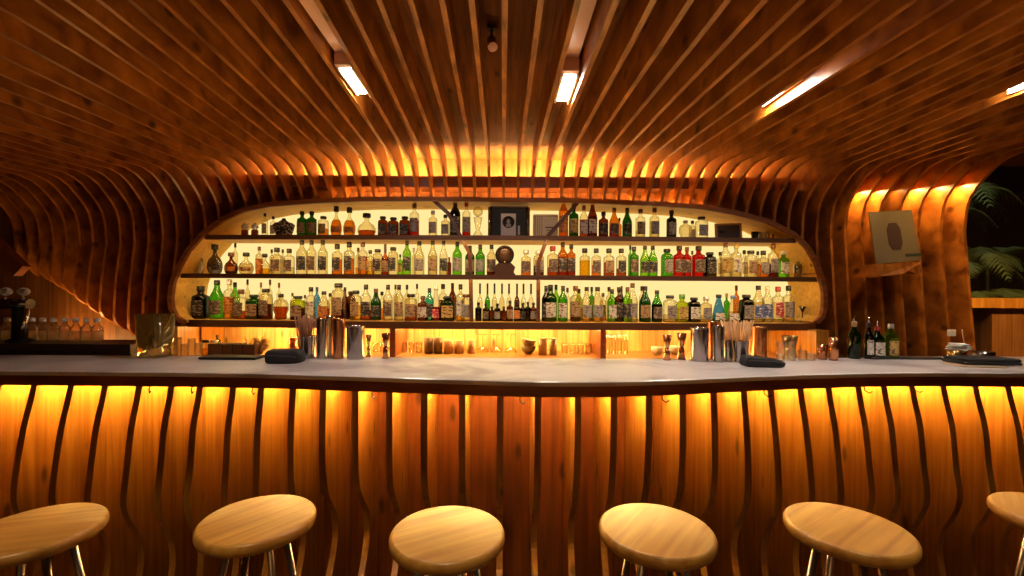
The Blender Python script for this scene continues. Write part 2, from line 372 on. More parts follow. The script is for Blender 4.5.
# left of the niche
XL = OUTL[3].x; XR = OUTL[27].x
m.box(-5.0, XL, WALL, WALL + .1, 0, 2.85)
top = OUTL[3:28]
for a, b in zip(top, top[1:]):
    x0, x1 = min(a.x, b.x), max(a.x, b.x)
    if x1 - x0 > .002: m.quad((a.x, WALL, a.z), (b.x, WALL, b.z), (b.x, WALL, 2.85), (a.x, WALL, 2.85))
low = CAMZ - .47
for sgn, pts in ((1, OUTL[:4]), (-1, OUTL[27:])):
    for a, b in zip(pts, pts[1:]): m.quad((a.x, WALL, a.z), (b.x, WALL, b.z), (b.x, WALL, .3), (a.x, WALL, .3))
m.box(XR, 3.44, WALL, WALL + .1, 0, 2.85)
m.box(3.44, 5.6, WALL, WALL + .1, 2.62, 2.85)
m.box(4.02, 5.6, WALL - .06, WALL + .1, 0, 1.33)
m.box(3.44, 4.02, WALL, WALL + .1, 0, .95)
m.box(OUTL[0].x - .05, OUTL[-1].x + .05, WALL, WALL + .1, 0, .1)
m.build('wall_back', WALLW, kind='structure')
MB().box(-5.0, -4.9, -3.2, WALL, 0, 2.85).build('wall_left', PAN, kind='structure')
MB().box(5.5, 5.6, -3.2, WALL, 0, 2.85).build('wall_right', PAN, kind='structure')
MB().box(-5.0, 5.6, -3.2, -3.1, 0, 2.85).build('wall_front', PAN, kind='structure')
MB().box(3.43, 5.5, WALL - .12, WALL + .12, 1.315, 1.395).build('trim_1', FIN, kind='structure')
# window
w = MB().box(3.44, 5.5, WALL + .03, WALL + .036, 1.38, 2.62).box(3.44, 4.02, WALL + .03, WALL + .036, .95, 1.32).build('window_1', glass('window_glass', (.92, .95, .93), .02, .10), kind='structure')
MB().box(3.2, 7.5, 7.0, 7.1, 0, 4.2).box(3.2, 3.3, WALL + .1, 7.0, 0, 4.2).box(7.4, 7.5, WALL + .1, 7.0, 0, 4.2).build('wall_garden', plain('garden_wall', (.012, .016, .012), .9), kind='structure')
MB().box(3.2, 7.5, WALL + .1, 7.1, 4.2, 4.3).build('ceiling_garden', plain('garden_wall', (.012, .016, .012), .9), kind='structure')

# valance board with cove lights
def arcpath(x0, x1, yy, z, n=24): return [Vector((x0 + (x1 - x0) * k / n, yy, z)) for k in range(n + 1)]
t = thing('cove_valance', 'long dark valance board hiding the strip lights above the bottle niche', 'valance', (0, 3.67, 2.295))
b = MB().box(-2.36, 2.36, -.012, .012, -.045, .045).box(-2.36, 2.36, .0125, .165, -.045, -.037).build('board', DARKW, t)
MB().box(-2.16, 2.16, .02, .045, .03, .042).build('light_strip', emit('cove_led', (1, .66, .22), 260), t)

# ------------------------------------------------------------------ the lit bottle niche
def bow(X): return .08 * (X / 2.4) ** 2 - .05
N = thing('bottle_niche', 'wide rounded wooden wall niche with three lit shelves for bottles', 'shelving', (0, 3.7, 1.18))
def addN(m, name, mat, parent=N, kind=None):
    for i, v in enumerate(m.v): m.v[i] = (v[0], v[1] - 3.7, v[2] - 1.18)
    return m.build(name, mat, parent, kind)
cen = Vector((0, 0, 1.6))
def normals(L):
    out = []
    for k, p in enumerate(L):
        d = (L[min(k + 1, len(L) - 1)] - L[max(k - 1, 0)]).normalized(); out.append(Vector((-d.z, 0, d.x)))
    return out
NR = normals(OUTL)
path = [(p.copy(), n, Vector((0, 1, 0))) for p, n in zip(OUTL, NR)]
# the outline runs clockwise, so n points outwards
addN(MB().sweep(path, [(-.013, -.035), (.022, -.035), (.022, .012), (-.004, .012), (-.004, -.006), (-.013, -.006)]), 'rim', RIMW)
addN(MB().sweep([(p.copy(), n, Vector((0, 1, 0))) for p, n in list(zip(OUTL, NR))[12:20]], [(.013, .03), (.020, .03), (.020, .045), (.013, .045)]), 'light_strip', emit('rim_led', (1, .5, .14), 70))
NB = 4.07
addN(MB().sweep([(p.copy(), n, Vector((0, 1, 0))) for p, n in zip(OUTL, NR)], [(-.002, .013), (.012, .013), (.012, NB - DR), (-.002, NB - DR)]), 'lining', NICHEW)
m = MB()
ctr = [Vector((p.x, NB, p.z)) for p in OUTL]
m.quad(*ctr)
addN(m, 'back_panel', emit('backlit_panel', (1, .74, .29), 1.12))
ZS = [CAMZ + 55.5 * 3.66 / F, CAMZ + 16.7 * 3.66 / F, CAMZ - 29 * 3.79 / F]
def span(z):
    xs = []
    for a, b in zip(OUTL, OUTL[1:]):
        if (a.z - z) * (b.z - z) <= 0 and a.z != b.z: xs.append(a.x + (b.x - a.x) * (z - a.z) / (b.z - a.z))
    return min(xs), max(xs)
def shelf_mesh(x0, x1, z, th, back=NB - .01, fr=3.66):
    m = MB(); n = 28; pts = [(x0 + (x1 - x0) * k / n) for k in range(n + 1)]
    A = [(x, fr + bow(x)) for x in pts]
    k0 = len(m.v)
    for zz in (z - th, z):
        m.v += [(x, y, zz) for x, y in A] + [(x, back, zz) for x in pts]
    K = n + 1
    for k in range(n):
        a = k; b = k + 1
        m.f += [[a, K + a, K + b, b], [2 * K + a, 2 * K + b, 3 * K + b, 3 * K + a], [a, b, 2 * K + b, 2 * K + a], [K + a, 3 * K + a, 3 * K + b, K + b]]; m.sm += [0] * 4
    m.f += [[0, 2 * K, 3 * K, K], [n, K + n, 3 * K + n, 2 * K + n]]; m.sm += [0, 0]
    return m
EDGE = plain('shelf_edge', (.12, .045, .016), .45)
def lip_mesh(x0, x1, z, th, fr=3.66):
    n = 28; pts = [(x0 + (x1 - x0) * k / n) for k in range(n + 1)]
    return MB().sweep([(Vector((x, fr + bow(x), z)), Vector((0, 1, 0)), Vector((0, 0, 1))) for x in pts], [(-.012, -th - .010), (-.0005, -th - .010), (-.0005, .001), (-.012, .001)])
for k, z in enumerate(ZS[:2]):
    a, b = span(z - .014); sh = addN(shelf_mesh(a, b, z, .026), 'shelf', NICHEW); addN(lip_mesh(a, b, z, .026), 'edge_strip', EDGE, sh)
a, b = OUTL[0].x - .02, OUTL[-1].x + .03
sh = addN(shelf_mesh(a, b, ZS[2], .045, back=4.19), 'shelf', NICHEW); addN(lip_mesh(a, b, ZS[2], .045), 'edge_strip', EDGE, sh)
# added strips hidden behind the shelf lips to brighten lining and labels
for z, sp_ in ((ZS[0], span(ZS[0] - .014)), (ZS[1], span(ZS[1] - .014)), (None, None)):
    if z is None: continue
    xs = [sp_[0] + .06 + (sp_[1] - sp_[0] - .12) * k / 24 for k in range(25)]
    addN(MB().sweep([(Vector((x, 3.66 + bow(x), z - .026)), Vector((0, 1, 0)), Vector((0, 0, 1))) for x in xs], [(.001, -.008), (.012, -.008), (.012, -.001), (.001, -.001)]), 'light_strip', emit('lip_fill', (1, .64, .24), 34))
def spar(p, q, w=.022, dpt=.03):
    d = (q - p).normalized(); s_ = Vector((0, 1, 0)).cross(d).normalized()
    return MB().sweep([(p, s_, Vector((0, 1, 0))), (q, s_, Vector((0, 1, 0)))], [(-w / 2, 0), (w / 2, 0), (w / 2, dpt), (-w / 2, dpt)])
d_ = 3.70
for pts in ([(432, 199), (448, 213), (470, 254), (471.5, 322)], [(580, 200), (548, 236), (538.5, 262), (538.3, 322)]):
    q = [P(x, y, d_) for x, y in pts]
    m = spar(q[0], q[1], .03)
    for a_, b_ in zip(q[1:], q[2:]): mm = spar(a_, b_, .03); n0 = len(m.v); m.v += mm.v; m.f += [[i + n0 for i in f] for f in mm.f]; m.sm += mm.sm
    addN(m, 'brace', DARKW)

# back counter with the lit recess under the lowest shelf
zc = .89
B_ = thing('back_counter', 'low wooden back counter with a brightly lit plank recess under the shelves', 'counter', (0, 3.6, 0))
MB().box(-2.63, 2.54, -.35, .62, zc - .04, zc).build('worktop', wood('worktop_wood', (.22, .10, .03), (.42, .22, .07), 'X', .3), B_)
MB().box(-2.61, 2.52, -.33, .60, 0, zc - .041).build('cabinet', DARKW, B_)
MB().box(-2.6, 2.53, .58, .61, zc, ZS[2] - .045).build('plank_back', PLANKW, B_)
for (a, b) in ((-2.36, -1.02), (-.92, 0.78), (.82, 1.25), (1.55, 2.2)):
    MB().box(a, b, .34, .36, ZS[2] - .070, ZS[2] - .058).build('light_strip', emit('counter_led', (1, .66, .2), 130), B_)
for x, y0, y1 in ((394, 323, 352), (602, 323, 352)):
    p = P(x, 340, 3.75); MB().box(p.x - .022, p.x + .022, .10, .57, zc, ZS[2] - .045).build('divider', TRIMW, B_)
for sx in (-2.58, 2.49): MB().box(sx - .05, sx + .05, -.02, .60, zc, ZS[2] - .045).build('end_panel', FIN, B_)

# ------------------------------------------------------------------ the bar
EDGE_PX = [(0, 370.5), (128, 371.5), (256, 373), (384, 377), (512, 381), (576, 382), (640, 381), (704, 378.5), (768, 375.5), (896, 372), (1024, 373)]
ZT = 1.07
DX = []
for x, y in EDGE_PX:
    q = P(x, y, 1); d = (ZT - CAMZ) / (q.z - CAMZ); DX.append((q.x * d, d))
DX = [(-3.6, DX[0][1] + .05)] + DX + [(3.8, DX[-1][1] + .06)]
def D(X):
    return (interp(DX, X - .15) + interp(DX, X) + interp(DX, X + .15)) / 3
BAR = thing('bar_counter', 'long curved bar with pale marble top over wavy lit wooden fins', 'bar', (0, 2, 0))
def addB(m, name, mat, parent=BAR, lab=None):
    for i, v in enumerate(m.v): m.v[i] = (v[0], v[1] - 2, v[2])
    o = m.build(name, mat, parent)
    if lab: o['label'] = lab
    return o
XS = [-3.4 + 7.0 * k / 90 for k in range(91)]
def backY(X): return 2.44 if X < 1.3 else min(2.62, 2.44 + (X - 1.3) * .15)
m = MB(); K = len(XS)
for zz, off in ((ZT - .020, 0), (ZT - .004, -.003), (ZT, .003)):
    m.v += [(x, D(x) + off, zz) for x in XS] + [(x, backY(x), zz) for x in XS]
for lv in range(2):
    o0, o1 = lv * 2 * K, (lv + 1) * 2 * K
    for k in range(K - 1):
        m.f += [[o0 + k, o0 + k + 1, o1 + k + 1, o1 + k], [o0 + K + k, o1 + K + k, o1 + K + k + 1, o0 + K + k + 1]]; m.sm += [0, 0]
    m.f += [[o0, o1, o1 + K, o0 + K], [o0 + K - 1, o0 + 2 * K - 1, o1 + 2 * K - 1, o1 + K - 1]]; m.sm += [0, 0]
for k in range(K - 1):
    m.f += [[k, K + k, K + k + 1, k + 1], [4 * K + k, 4 * K + k + 1, 5 * K + k + 1, 5 * K + k]]; m.sm += [0, 0]
addB(m, 'countertop', MARBLE)
def follow(off, sec):
    return MB().sweep([(Vector((x, D(x) + off, 0)), Vector((0, 1, 0)), Vector((0, 0, 1))) for x in XS], sec)
addB(follow(.014, [(0, 1.004), (.03, 1.004), (.03, ZT - .021), (0, ZT - .021)]), 'edge_trim', TRIMW)
addB(follow(.05, [(.30, 0), (.33, 0), (.33, ZT - .022), (.30, ZT - .022)]), 'front_panel', PAN)
addB(follow(.05, [(.055, 1.030), (.08, 1.030), (.08, 1.040), (.055, 1.040)]), 'light_strip', emit('bar_led', (1, .66, .20), 230), lab='warm strip light under the bar top')
SIDE = [(1.046, 0), (.95, -.02), (.825, -.052), (.66, -.080), (.56, -.090), (.50, -.082), (.43, -.05), (.365, -.012), (.30, .012), (.22, .015), (.12, -.01), (0, -.03)]
CENT = [(1.046, 0), (.95, .0), (.825, .0), (.66, .01), (.56, .05), (.50, .10), (.43, .16), (.365, .18), (.30, .18), (.22, .14), (.12, .06), (0, .02)]
FPX = [2 - 34, 2, 37, 73.7, 107.5, 141.7, 173.7, 202, 235, 262.7, 294, 324, 356, 390, 425, 463, 501, 538.7, 578.7, 614.5, 649.5, 683, 713.5, 743.5, 770, 799.5, 827.5, 857, 882.5, 910.5, 941.7, 973.7, 1006, 1040]
fx = []
for x in FPX:
    X = (x - CX) / F * 1.95
    for _ in range(8): X = (x - CX) / F * (D(X) + .035)
    fx.append(X)
fx = [fx[0] - .15 * k for k in range(5, 0, -1)] + fx + [fx[-1] + .15 * k for k in range(1, 7)]
for n_, X in enumerate(fx):
    wv = min(1, max(0, (abs(X) - .55) / .8)); wv = wv * wv * (3 - 2 * wv)
    ph = .5 + .5 * math.sin(n_ * .55 + 1)
    A = []; Bq = []
    for (z, s_), (_, c_) in zip(SIDE, CENT):
        o_ = s_ * wv + c_ * (1 - wv) + (.014 * ph * math.sin((1.046 - z) * 6) if z < .8 else 0)
        A.append((D(X) + .033 + o_, z)); Bq.append((D(X) + .352, z))
    fine = []; fb = []
    for k in range(len(A) - 1):      # smooth the wave
        p0, p1, p2, p3 = A[max(0, k - 1)], A[k], A[k + 1], A[min(len(A) - 1, k + 2)]
        for t in (0, .33, .66):
            q = [.5 * ((2 * b) + (-a + c) * t + (2 * a - 5 * b + 4 * c - d) * t * t + (-a + 3 * b - 3 * c + d) * t ** 3) for a, b, c, d in zip(p0, p1, p2, p3)]
            fine.append((q[0], q[1])); fb.append((Bq[k][0], q[1]))
    fine.append(A[-1]); fb.append(Bq[-1])
    addB(MB().strip(fine, fb, X - .0135, X + .0135), 'fin', FIN)
for x, y in ((133, 385), (178, 387), (243, 389), (372, 393), (520, 398), (661, 396), (777, 389), (899, 385), (958, 384)):
    X = (x - CX) / F * 1.9; yy = D(X) + .02
    pts = [(X, yy + .01, 1.003), (X, yy + .005, .985), (X + .012, yy - .008, .977), (X + .02, yy - .012, .986)]
    addB(MB().tube(pts, .0028, 6), 'bag_hook', BLACK)

# ------------------------------------------------------------------ stools
def stool(X, Y, lab, rot):
    t = thing('bar_stool', lab, 'stool', (X, Y, 0), 'round wooden stools along the bar', rot)
    R = .158; z1 = .76
    prof = [(0, z1 - .036), (R - .016, z1 - .036), (R - .004, z1 - .031), (R, z1 - .022), (R, z1 - .011), (R - .0025, z1 - .005), (R - .007, z1 - .0008), (R - .010, z1), (R - .011, z1), (0, z1)]
    MB().lathe(prof, seg=56).build('seat', SEATW, t)
    MB().lathe([(0, z1 - .048), (.09, z1 - .048), (.09, z1 - .0365), (0, z1 - .0365)], seg=24).build('mounting_plate', LEGM, t)
    for k in range(4):
        a = PI / 4 + k * PI / 2
        p0 = (.075 * math.cos(a), .075 * math.sin(a), z1 - .045); p1 = (.205 * math.cos(a), .205 * math.sin(a), .006)
        l = MB().tube([p0, p1], .0095, 12).build('leg', LEGM, t)
        MB().lathe([(.013, 0), (.013, .012), (.010, .018)], (p1[0], p1[1], 0), 12).build('foot_cap', BLACK, l)
    rr = .075 + .13 * (.715 - .27) / .715
    pts = [(rr * math.cos(2 * PI * k / 32), rr * math.sin(2 * PI * k / 32), .27) for k in range(33)]
    MB().tube(pts, .007, 8).build('footrest_ring', LEGM, t)
stool(-1.295, 1.275, 'round wooden bar stool in front of the beer tap end of the bar', .3)
stool(-.71, 1.34, 'round wooden bar stool, second along the bar from the beer tap', .9)
stool(-.149, 1.27, 'round wooden bar stool below the wooden cask, third from the beer tap', .5)
stool(.435, 1.295, 'round wooden bar stool, fourth along the bar from the beer tap', .9)
stool(.985, 1.31, 'round wooden bar stool below the black pouch and straw cup', .6)
stool(1.70, 1.395, 'round wooden bar stool cut by the picture edge at the window end', .8)

# ------------------------------------------------------------------ ceiling lamps
lamps = [(-6.5 * SP, 2.30, .012), (2.5 * SP, 2.17, .03), (11.45 * SP, 2.24, .055), (21.5 * SP, 2.13, .02)]
LL = ['white rectangular ceiling lamp in the slot nearest the beer tap side', 'white rectangular ceiling lamp in the slot beside the middle ribs', 'white rectangular ceiling lamp in the third slot toward the window', 'white rectangular ceiling lamp at the window end of the ceiling']
for (X, yl, dz), lab in zip(lamps, LL):
    i = X / SP; z = CAMZ + ceil_h(i, 2.2) + dz
    t = thing('ceiling_lamp', lab, 'lamp', (X, yl, z), 'recessed lamps between the ceiling ribs')
    MB().box(-.032, .032, -1.2, -.20, .055, .065).build('channel', PINK, t)
    MB().box(-.036, .036, -.20, -.165, .0, .065).build('end_block', PINK, t)
    MB().box(-.036, -.026, -.165, .12, -.008, .04).box(.030, .040, -.165, .14, -.008, .04).box(-.030, .030, -.165, .14, .03, .04).build('housing', WHITE, t)
    MB().box(-.025, .025, -.125, .10, -.004, .006).build('diffuser', emit('lamp_white', (1, .86, .70), 230), t)
    g = light('channel_fill', 'SPOT', (X, yl - .23, z - .02), .13, (1, .82, .66), size=.004, spot=120, blend=.5); aim(g, (X, yl - .8, z + .06))  # added spot that brightens the channel in front of the lamp
# small ceiling spotlight
zz = CAMZ + ceil_h(-1, 1.9) + .13
t = thing('ceiling_spotlight', 'small dark swivel spotlight hanging between two middle ceiling ribs', 'spotlight', (-.055, 1.95, zz))
MB().lathe([(.02, -.01), (.02, .02)], seg=16).build('base', BLACK, t)
MB().tube([(0, 0, -.005), (0, 0, -.05)], .006).build('stem', BLACK, t)
MB().tube([(0, .01, -.05), (.006, -.02, -.095)], .021, 16).build('lamp_head', COPPER, t)

# ------------------------------------------------------------------ bottles
GL = {'c': ('clear', (.93, .88, .74)), 'g': ('green', (.10, .62, .06)), 'G': ('dark green', (.05, .22, .03)), 'r': ('red', (.66, .03, .03)), 'k': ('black', (.02, .018, .016)),
      'b': ('blue', (.25, .5, .75)), 't': ('teal', (.2, .6, .5)), 'y': ('yellow-green', (.66, .72, .12)), 'a': ('amber', (.78, .38, .07)), 'n': ('brown', (.34, .13, .04)), 's': ('grey', (.33, .30, .30))}
LQ = {'a': ('amber', (.88, .46, .08)), 'y': ('yellow', (.95, .70, .08)), 'r': ('red', (.62, .05, .03)), 'o': ('dark amber', (.66, .25, .04)), 'n': ('brown', (.30, .08, .02)), 'w': ('pale', (.90, .84, .66))}
LB = {'w': ('white', (.78, .74, .66), (.2, .15, .12)), 'e': ('grey', (.34, .31, .29), (.12, .1, .09)), 'k': ('black', (.03, .028, .028), (.3, .25, .18)), 'd': ('dark', (.12, .08, .06), (.4, .3, .2)), 'o': ('orange', (.75, .28, .05), (.2, .06, .02)),
      'b': ('blue', (.10, .16, .45), (.7, .7, .7)), 'r': ('red', (.6, .05, .05), (.8, .7, .6)), 'g': ('gold', (.62, .42, .12), (.15, .08, .03)), 'n': ('tan', (.42, .27, .14), (.12, .06, .03))}
CP = {'k': ('black', (.015, .014, .014)), 'n': ('brown', (.14, .055, .025)), 's': ('silver', (.6, .58, .56)), 'w': ('white', (.8, .78, .74)), 'g': ('gold', (.65, .45, .15)), 'r': ('red', (.35, .03, .02)), 'c': ('cork', (.45, .28, .15))}
GVAR = {'g': [(.34, .66, .08), (.46, .72, .12), (.22, .54, .08)], 'c': [(.95, .90, .76), (.90, .82, .62), (.94, .86, .66)]}
def gmat(k):
    if k in GVAR:
        q = random.randrange(3); return glass('glass_%s_%d' % (k, q), GVAR[k][q], body=.05, edge=.2)
    return glass('glass_' + k, GL[k][1], body=0.05 if k != 'k' else 0, edge=.3)
def lmat(k): return glass('liquid_' + k, LQ[k][1], gl=.03, body=.10)
# kind: profile of (r, z) in units of half width and height; neck radius; square-ness; label band; neck start
KINDS = {
 'w': dict(p=[(.88, 0), (1, .02), (1, .60), (.93, .66), (.62, .73), (.40, .79), (.36, .98)], cap=(.40, .86, 1.0), lab=(.12, .52), sq=0, adj='tall'),
 'h': dict(p=[(.88, 0), (1, .02), (1, .52), (.9, .60), (.55, .72), (.38, .82), (.35, .98)], cap=(.40, .88, 1.0), lab=(.12, .48), sq=0, adj='slope-shouldered'),
 's': dict(p=[(.90, 0), (1, .02), (1, .64), (.93, .70), (.50, .74), (.36, .78), (.34, .98)], cap=(.46, .86, 1.0), lab=(.14, .56), sq=.0, adj='straight-sided'),
 'q': dict(p=[(.82, 0), (.86, .02), (.86, .64), (.78, .70), (.40, .74), (.32, .78), (.32, .98)], cap=(.46, .84, 1.0), lab=(.12, .56), sq=.8, adj='square'),
 'r': dict(p=[(.55, 0), (.85, .06), (1, .22), (.98, .36), (.78, .50), (.42, .60), (.25, .68), (.24, .98)], cap=(.42, .82, 1.0), lab=(.14, .34), sq=0, flat=.6, adj='round'),
 'n': dict(p=[(.9, 0), (1, .02), (1, .50), (.8, .58), (.42, .64), (.30, .72), (.24, .98)], cap=(.34, .72, 1.0), lab=(.10, .46), sq=0, adj='slender-necked'),
 'c': dict(p=[(.95, 0), (1, .02), (.96, .2), (.72, .5), (.45, .74), (.34, .84), (.34, .98)], cap=(.42, .88, 1.0), lab=(.10, .34), sq=0, adj='cone-shaped'),
 'k': dict(p=[(.6, 0), (.8, .06), (.75, .2), (1, .38), (.98, .6), (.72, .74), (.3, .8), (.28, .98)], cap=(.36, .86, 1.0), lab=None, sq=0, adj='skull-shaped'),
 'j': dict(p=[(.92, 0), (1, .03), (1, .70), (.86, .80), (.45, .84), (.40, .98)], cap=(.62, .88, 1.0), lab=(.14, .62), sq=.5, adj='squat'),
}
SHN = ['top shelf', 'middle shelf', 'bottom shelf']
def bottle(kind, X, Y, Z, w, h, g, lq, lb, cp, label, group, cat='bottle', fill=None):
    K = KINDS[kind]; R = w / 2; fl = K.get('flat', 1)
    t = thing('liquor_bottle', label, cat, (X, Y, Z), group, random.uniform(-.12, .12) if not K['sq'] else random.uniform(-.08, .08))
    prof = [(r * R, z * h) for r, z in K['p']]
    MB().lathe(prof, seg=16, square=K['sq'], flat=fl).build('glass_body', gmat(g), t)
    if lq:
        f = fill if fill else random.choice((.28, .4, .5, .56))
        lp = [(0, .012 * h)] + [(r * R * .92, max(.012, z) * h) for r, z in K['p'] if z < f]
        # end at the fill level
        pr = K['p']; rr = pr[-1][0]
        for (a, za), (b, zb) in zip(pr, pr[1:]):
            if za <= f <= zb: rr = a + (b - a) * (f - za) / (zb - za)
        lp += [(rr * R * .92, f * h), (0, f * h)]
        MB().lathe(lp, seg=14, square=K['sq'], flat=fl, cap=False).build('liquid', lmat(lq), t)
    if lb and K['lab']:
        z0, z1 = K['lab']; ss = MB(); n = len(ss.v); seg = 10; half = .95 if K['sq'] < .4 else .70
        # a patch over the front
        for z in (z0, z1):
            rr = 1
            for (a, za), (b, zb) in zip(K['p'], K['p'][1:]):
                if za <= z <= zb: rr = a + (b - a) * (z - za) / (zb - za)
            for kk in range(seg + 1):
                a = -PI / 2 - half + 2 * half * kk / seg; cx, sy = math.cos(a), math.sin(a)
                if K['sq']: q = 1 / max(abs(cx), abs(sy)); q = 1 + (min(q, 1.32) - 1) * K['sq']; cx *= q; sy *= q
                ss.v.append(((rr * R * 1.025 + .0004) * cx, (rr * R * 1.025 + .0004) * sy * fl - .001, z * h))
        for kk in range(seg): ss.f.append([kk, kk + 1, seg + 2 + kk, seg + 1 + kk]); ss.sm.append(1)
        ss.build('label', label_mat('label_' + lb, LB[lb][1], LB[lb][2]), t, fix=False)
    if cp:
        cr, c0, c1 = K['cap']; z0, z1 = c0 * h, c1 * h
        MB().lathe([(cr * R, z0), (cr * R * 1.04, z0 + .003), (cr * R, z1 - .002), (cr * R * .85, z1)], seg=14).build('cap', plain('cap_' + cp, CP[cp][1], .4, .7 if cp in 'sg' else 0), t)
    return t
# x, width, height (pixels), kind, glass, liquid, label, cap, row (0 front, 1 rear)
TOP = """264.5 5 24 s c - w k;272.8 5 21 s c - w k;301.7 9 26 s G - n k;311.3 9 26 s G - n k;323 9 21 j c a g k;335.8 11 31 r c a o k;349 12 30 r c a o k;366.3 18 24 r c o - k;382.5 9 21 j n o k k;393 10 20 j n o k k;404.5 10 21 j n o k k;414 9 34 s c r e n;432.5 8 27 s c - e s;445 8 23 s c - e k;454.7 10 39 w k - k k;466 8 36 s c r e r;563 9 42 w a y o k;573.3 9 34 s G y g k;583.3 8 33 w c o w n;592 9 39 h n o w n;603 9 27 s n o k k;613.7 9 31 h a o d n;619 4 23 s a - - k 1;626.7 9 31 h G - k k;640 9 30 s c w n n;654 9 31 s c w e n;671 9 29 s k - e k;685 12 19 k c - - s;692 6 21 s c w w k 1;701 11 23 j c - e k"""
MID = """214.7 14 30 r s - k k;231 13 22 r n n o n;235 4 32 s c - - k 1;246 14 22 r c w n k;259 6 28 s c a o n;264.7 11 21 r c y - k;271.5 4 26 s c - - k 1;276.7 11 27 q c w d k;282.5 4 26 s c - - k 1;289 10 26 q c w d k;301.7 10 35 w c - k k;311.3 9 35 w c - d k;322.5 9 35 w c - k k;337 10 31 q c a k k;349 10 33 q c a k k;358 5 28 s c y - n 1;362.5 9 33 s c a n n;370 7 25 s c y g k;377.5 9 26 j c w k k;385 7 31 n a o n n;393 9 28 j c - k k;400 4 21 s g - g k;406.7 8 35 w g g k k;413.5 3.5 28 s c - - s 1;419 10 34 h c - e k;432.5 9 35 h c w n k;443.3 8 35 h c w k k;449 4 19 s n - - r 1;457 9 34 w g - e k;469.7 9 30 w G - e k;480 9 31 w g - e k;491.3 9 31 w c n d k;525.8 11 26 q c a d s;538.5 10 25 j c n e s;552.5 12 30 q c o d r;562.5 9 34 w a o k k;571 8 32 s a o k k;584.5 11 28 q c y - k;596 10 28 q c a d k;608.7 11 28 q c o n k;621 10 28 q c o k k;630 4 32 s g - - k 1;633.7 9 30 s g - d k;644.7 9 31 h g - k k;652.5 9 31 h g - k k;666.7 10 28 j g - e k;679 11 31 s r - d k;686.7 8 30 s r - d n;692 4 27 s c - - n 1;698.3 12 31 s r - d k;709.5 11 25 j k - k k;720 6 26 s c - w k 1;725.3 10 35 w c w g n;736 9 34 s c w w g;744 6 28 s c - w k 1;750.5 10 27 j c w n k;757.5 5 27 s c - - k 1;763 10 27 q c a e k;773 9 34 s c n e n;783.3 10 27 s g - w w"""
BOT = """200.8 15 33 q k - k k;217 13 39 h g g d k;229.5 10 40 s c a o s;235 8 36 w g - d k 1;241 13 30 q c o d n;247.5 4 39 s c - - k 1;254 13 25 j G n n k;261 4 36 s c - - c 1;266 11 31 j c n d k;270 4 39 s c - - n 1;279 4 36 s c - - n 1;281 14 26 k c o - k;298 13 24 j y n n k;292.5 4 26 s c - - n 1;305 4 24 s c - - n 1;311 9 33 s c w w k;317 6 32 w b - - b 1;324 11 29 h c a o k;330 5 26 s c - - k 1;338.5 12 37 j c n n k;345 6 32 h n - - n 1;351 8 28 j n n - k 1;356 10 30 j c y n k;366 10 36 w c o k k;376 10 32 h G y k n;382 6 28 s c a - k 1;388 9 36 w c w d k;395.5 4 35 s c - - k 1;399 9 36 w c w n k;407 5 35 s c - - k 1;411 12 27 j c o n k;417 4 36 s c - - k 1;423 10 25 s n - w n;429.5 8 33 w t - k k;436 9 35 c c r r w;443 8 36 s c - n k 1;447.5 14 25 j G n g k;452.5 7 37 w n - - k 1;460.5 8 37 s c y w k;466 10 27 j c w e n;480 5 37 n c - - k 1;487.5 5 37 n g - - k 1;494.5 5 37 n c - - k 1;502 5 37 n c - - k 1;509 5 37 n c - - k 1;517 5 37 n n - - k 1;523.5 5 37 n c - - k 1;531 5 37 n c - - k 1;478.5 6 19 s k - - k;486 6 18 s n n d k;492 6 15 s n n - k;497.5 6 18 s k - e k;504 6 15 s n - - n;510 6 21 s n o n k;517 6 20 s n n o k;523 6 19 s k - k k;528 5 20 s k - - n;533.5 6 19 s n n e k;546 8 36 w k - k k;550.5 12 37 w G - w k;556 7 36 w g - - k 1;563 9 36 w g - w k;567.5 5 33 s c - - n 1;575.5 10 36 s c n n n;579 7 32 w y y - k 1;586.7 10 35 h c y e k;591.7 5 34 s g - - k 1;597.5 11 35 h c y e k;603 6 28 s c a n c 1;609 6 34 s c - - n 1;612 9 33 w g - w k;619 8 35 s n n k k;621.7 4 35 w k - k n 1;627.5 9 35 w g - k n;632.5 10 39 h c w e n;641.7 5 35 s c - - k 1;645 11 36 h G - n k;657 10 32 h g n d k;670 12 27 j c w e k;682 12 28 q y w g G;694 11 25 j k - w k;706 11 26 q c w e s;718.7 12 28 c b w w k;726.7 5 28 s g - - c 1;733.3 12 27 c c w w b;736.3 5 36 s a - - n 1;746.3 12 28 j k - e k;758.3 11 37 h c w b k;767.5 9 36 w c w b w;778 10 36 s c w r r;788.5 10 37 s c w e k"""
bottle_tabs = [TOP, MID, BOT]
NEARC = {'b': (.08, .15, .4), 'G': (.04, .16, .03)}
CP['b'] = ('blue', (.08, .15, .4)); CP['G'] = ('green', (.06, .25, .04))
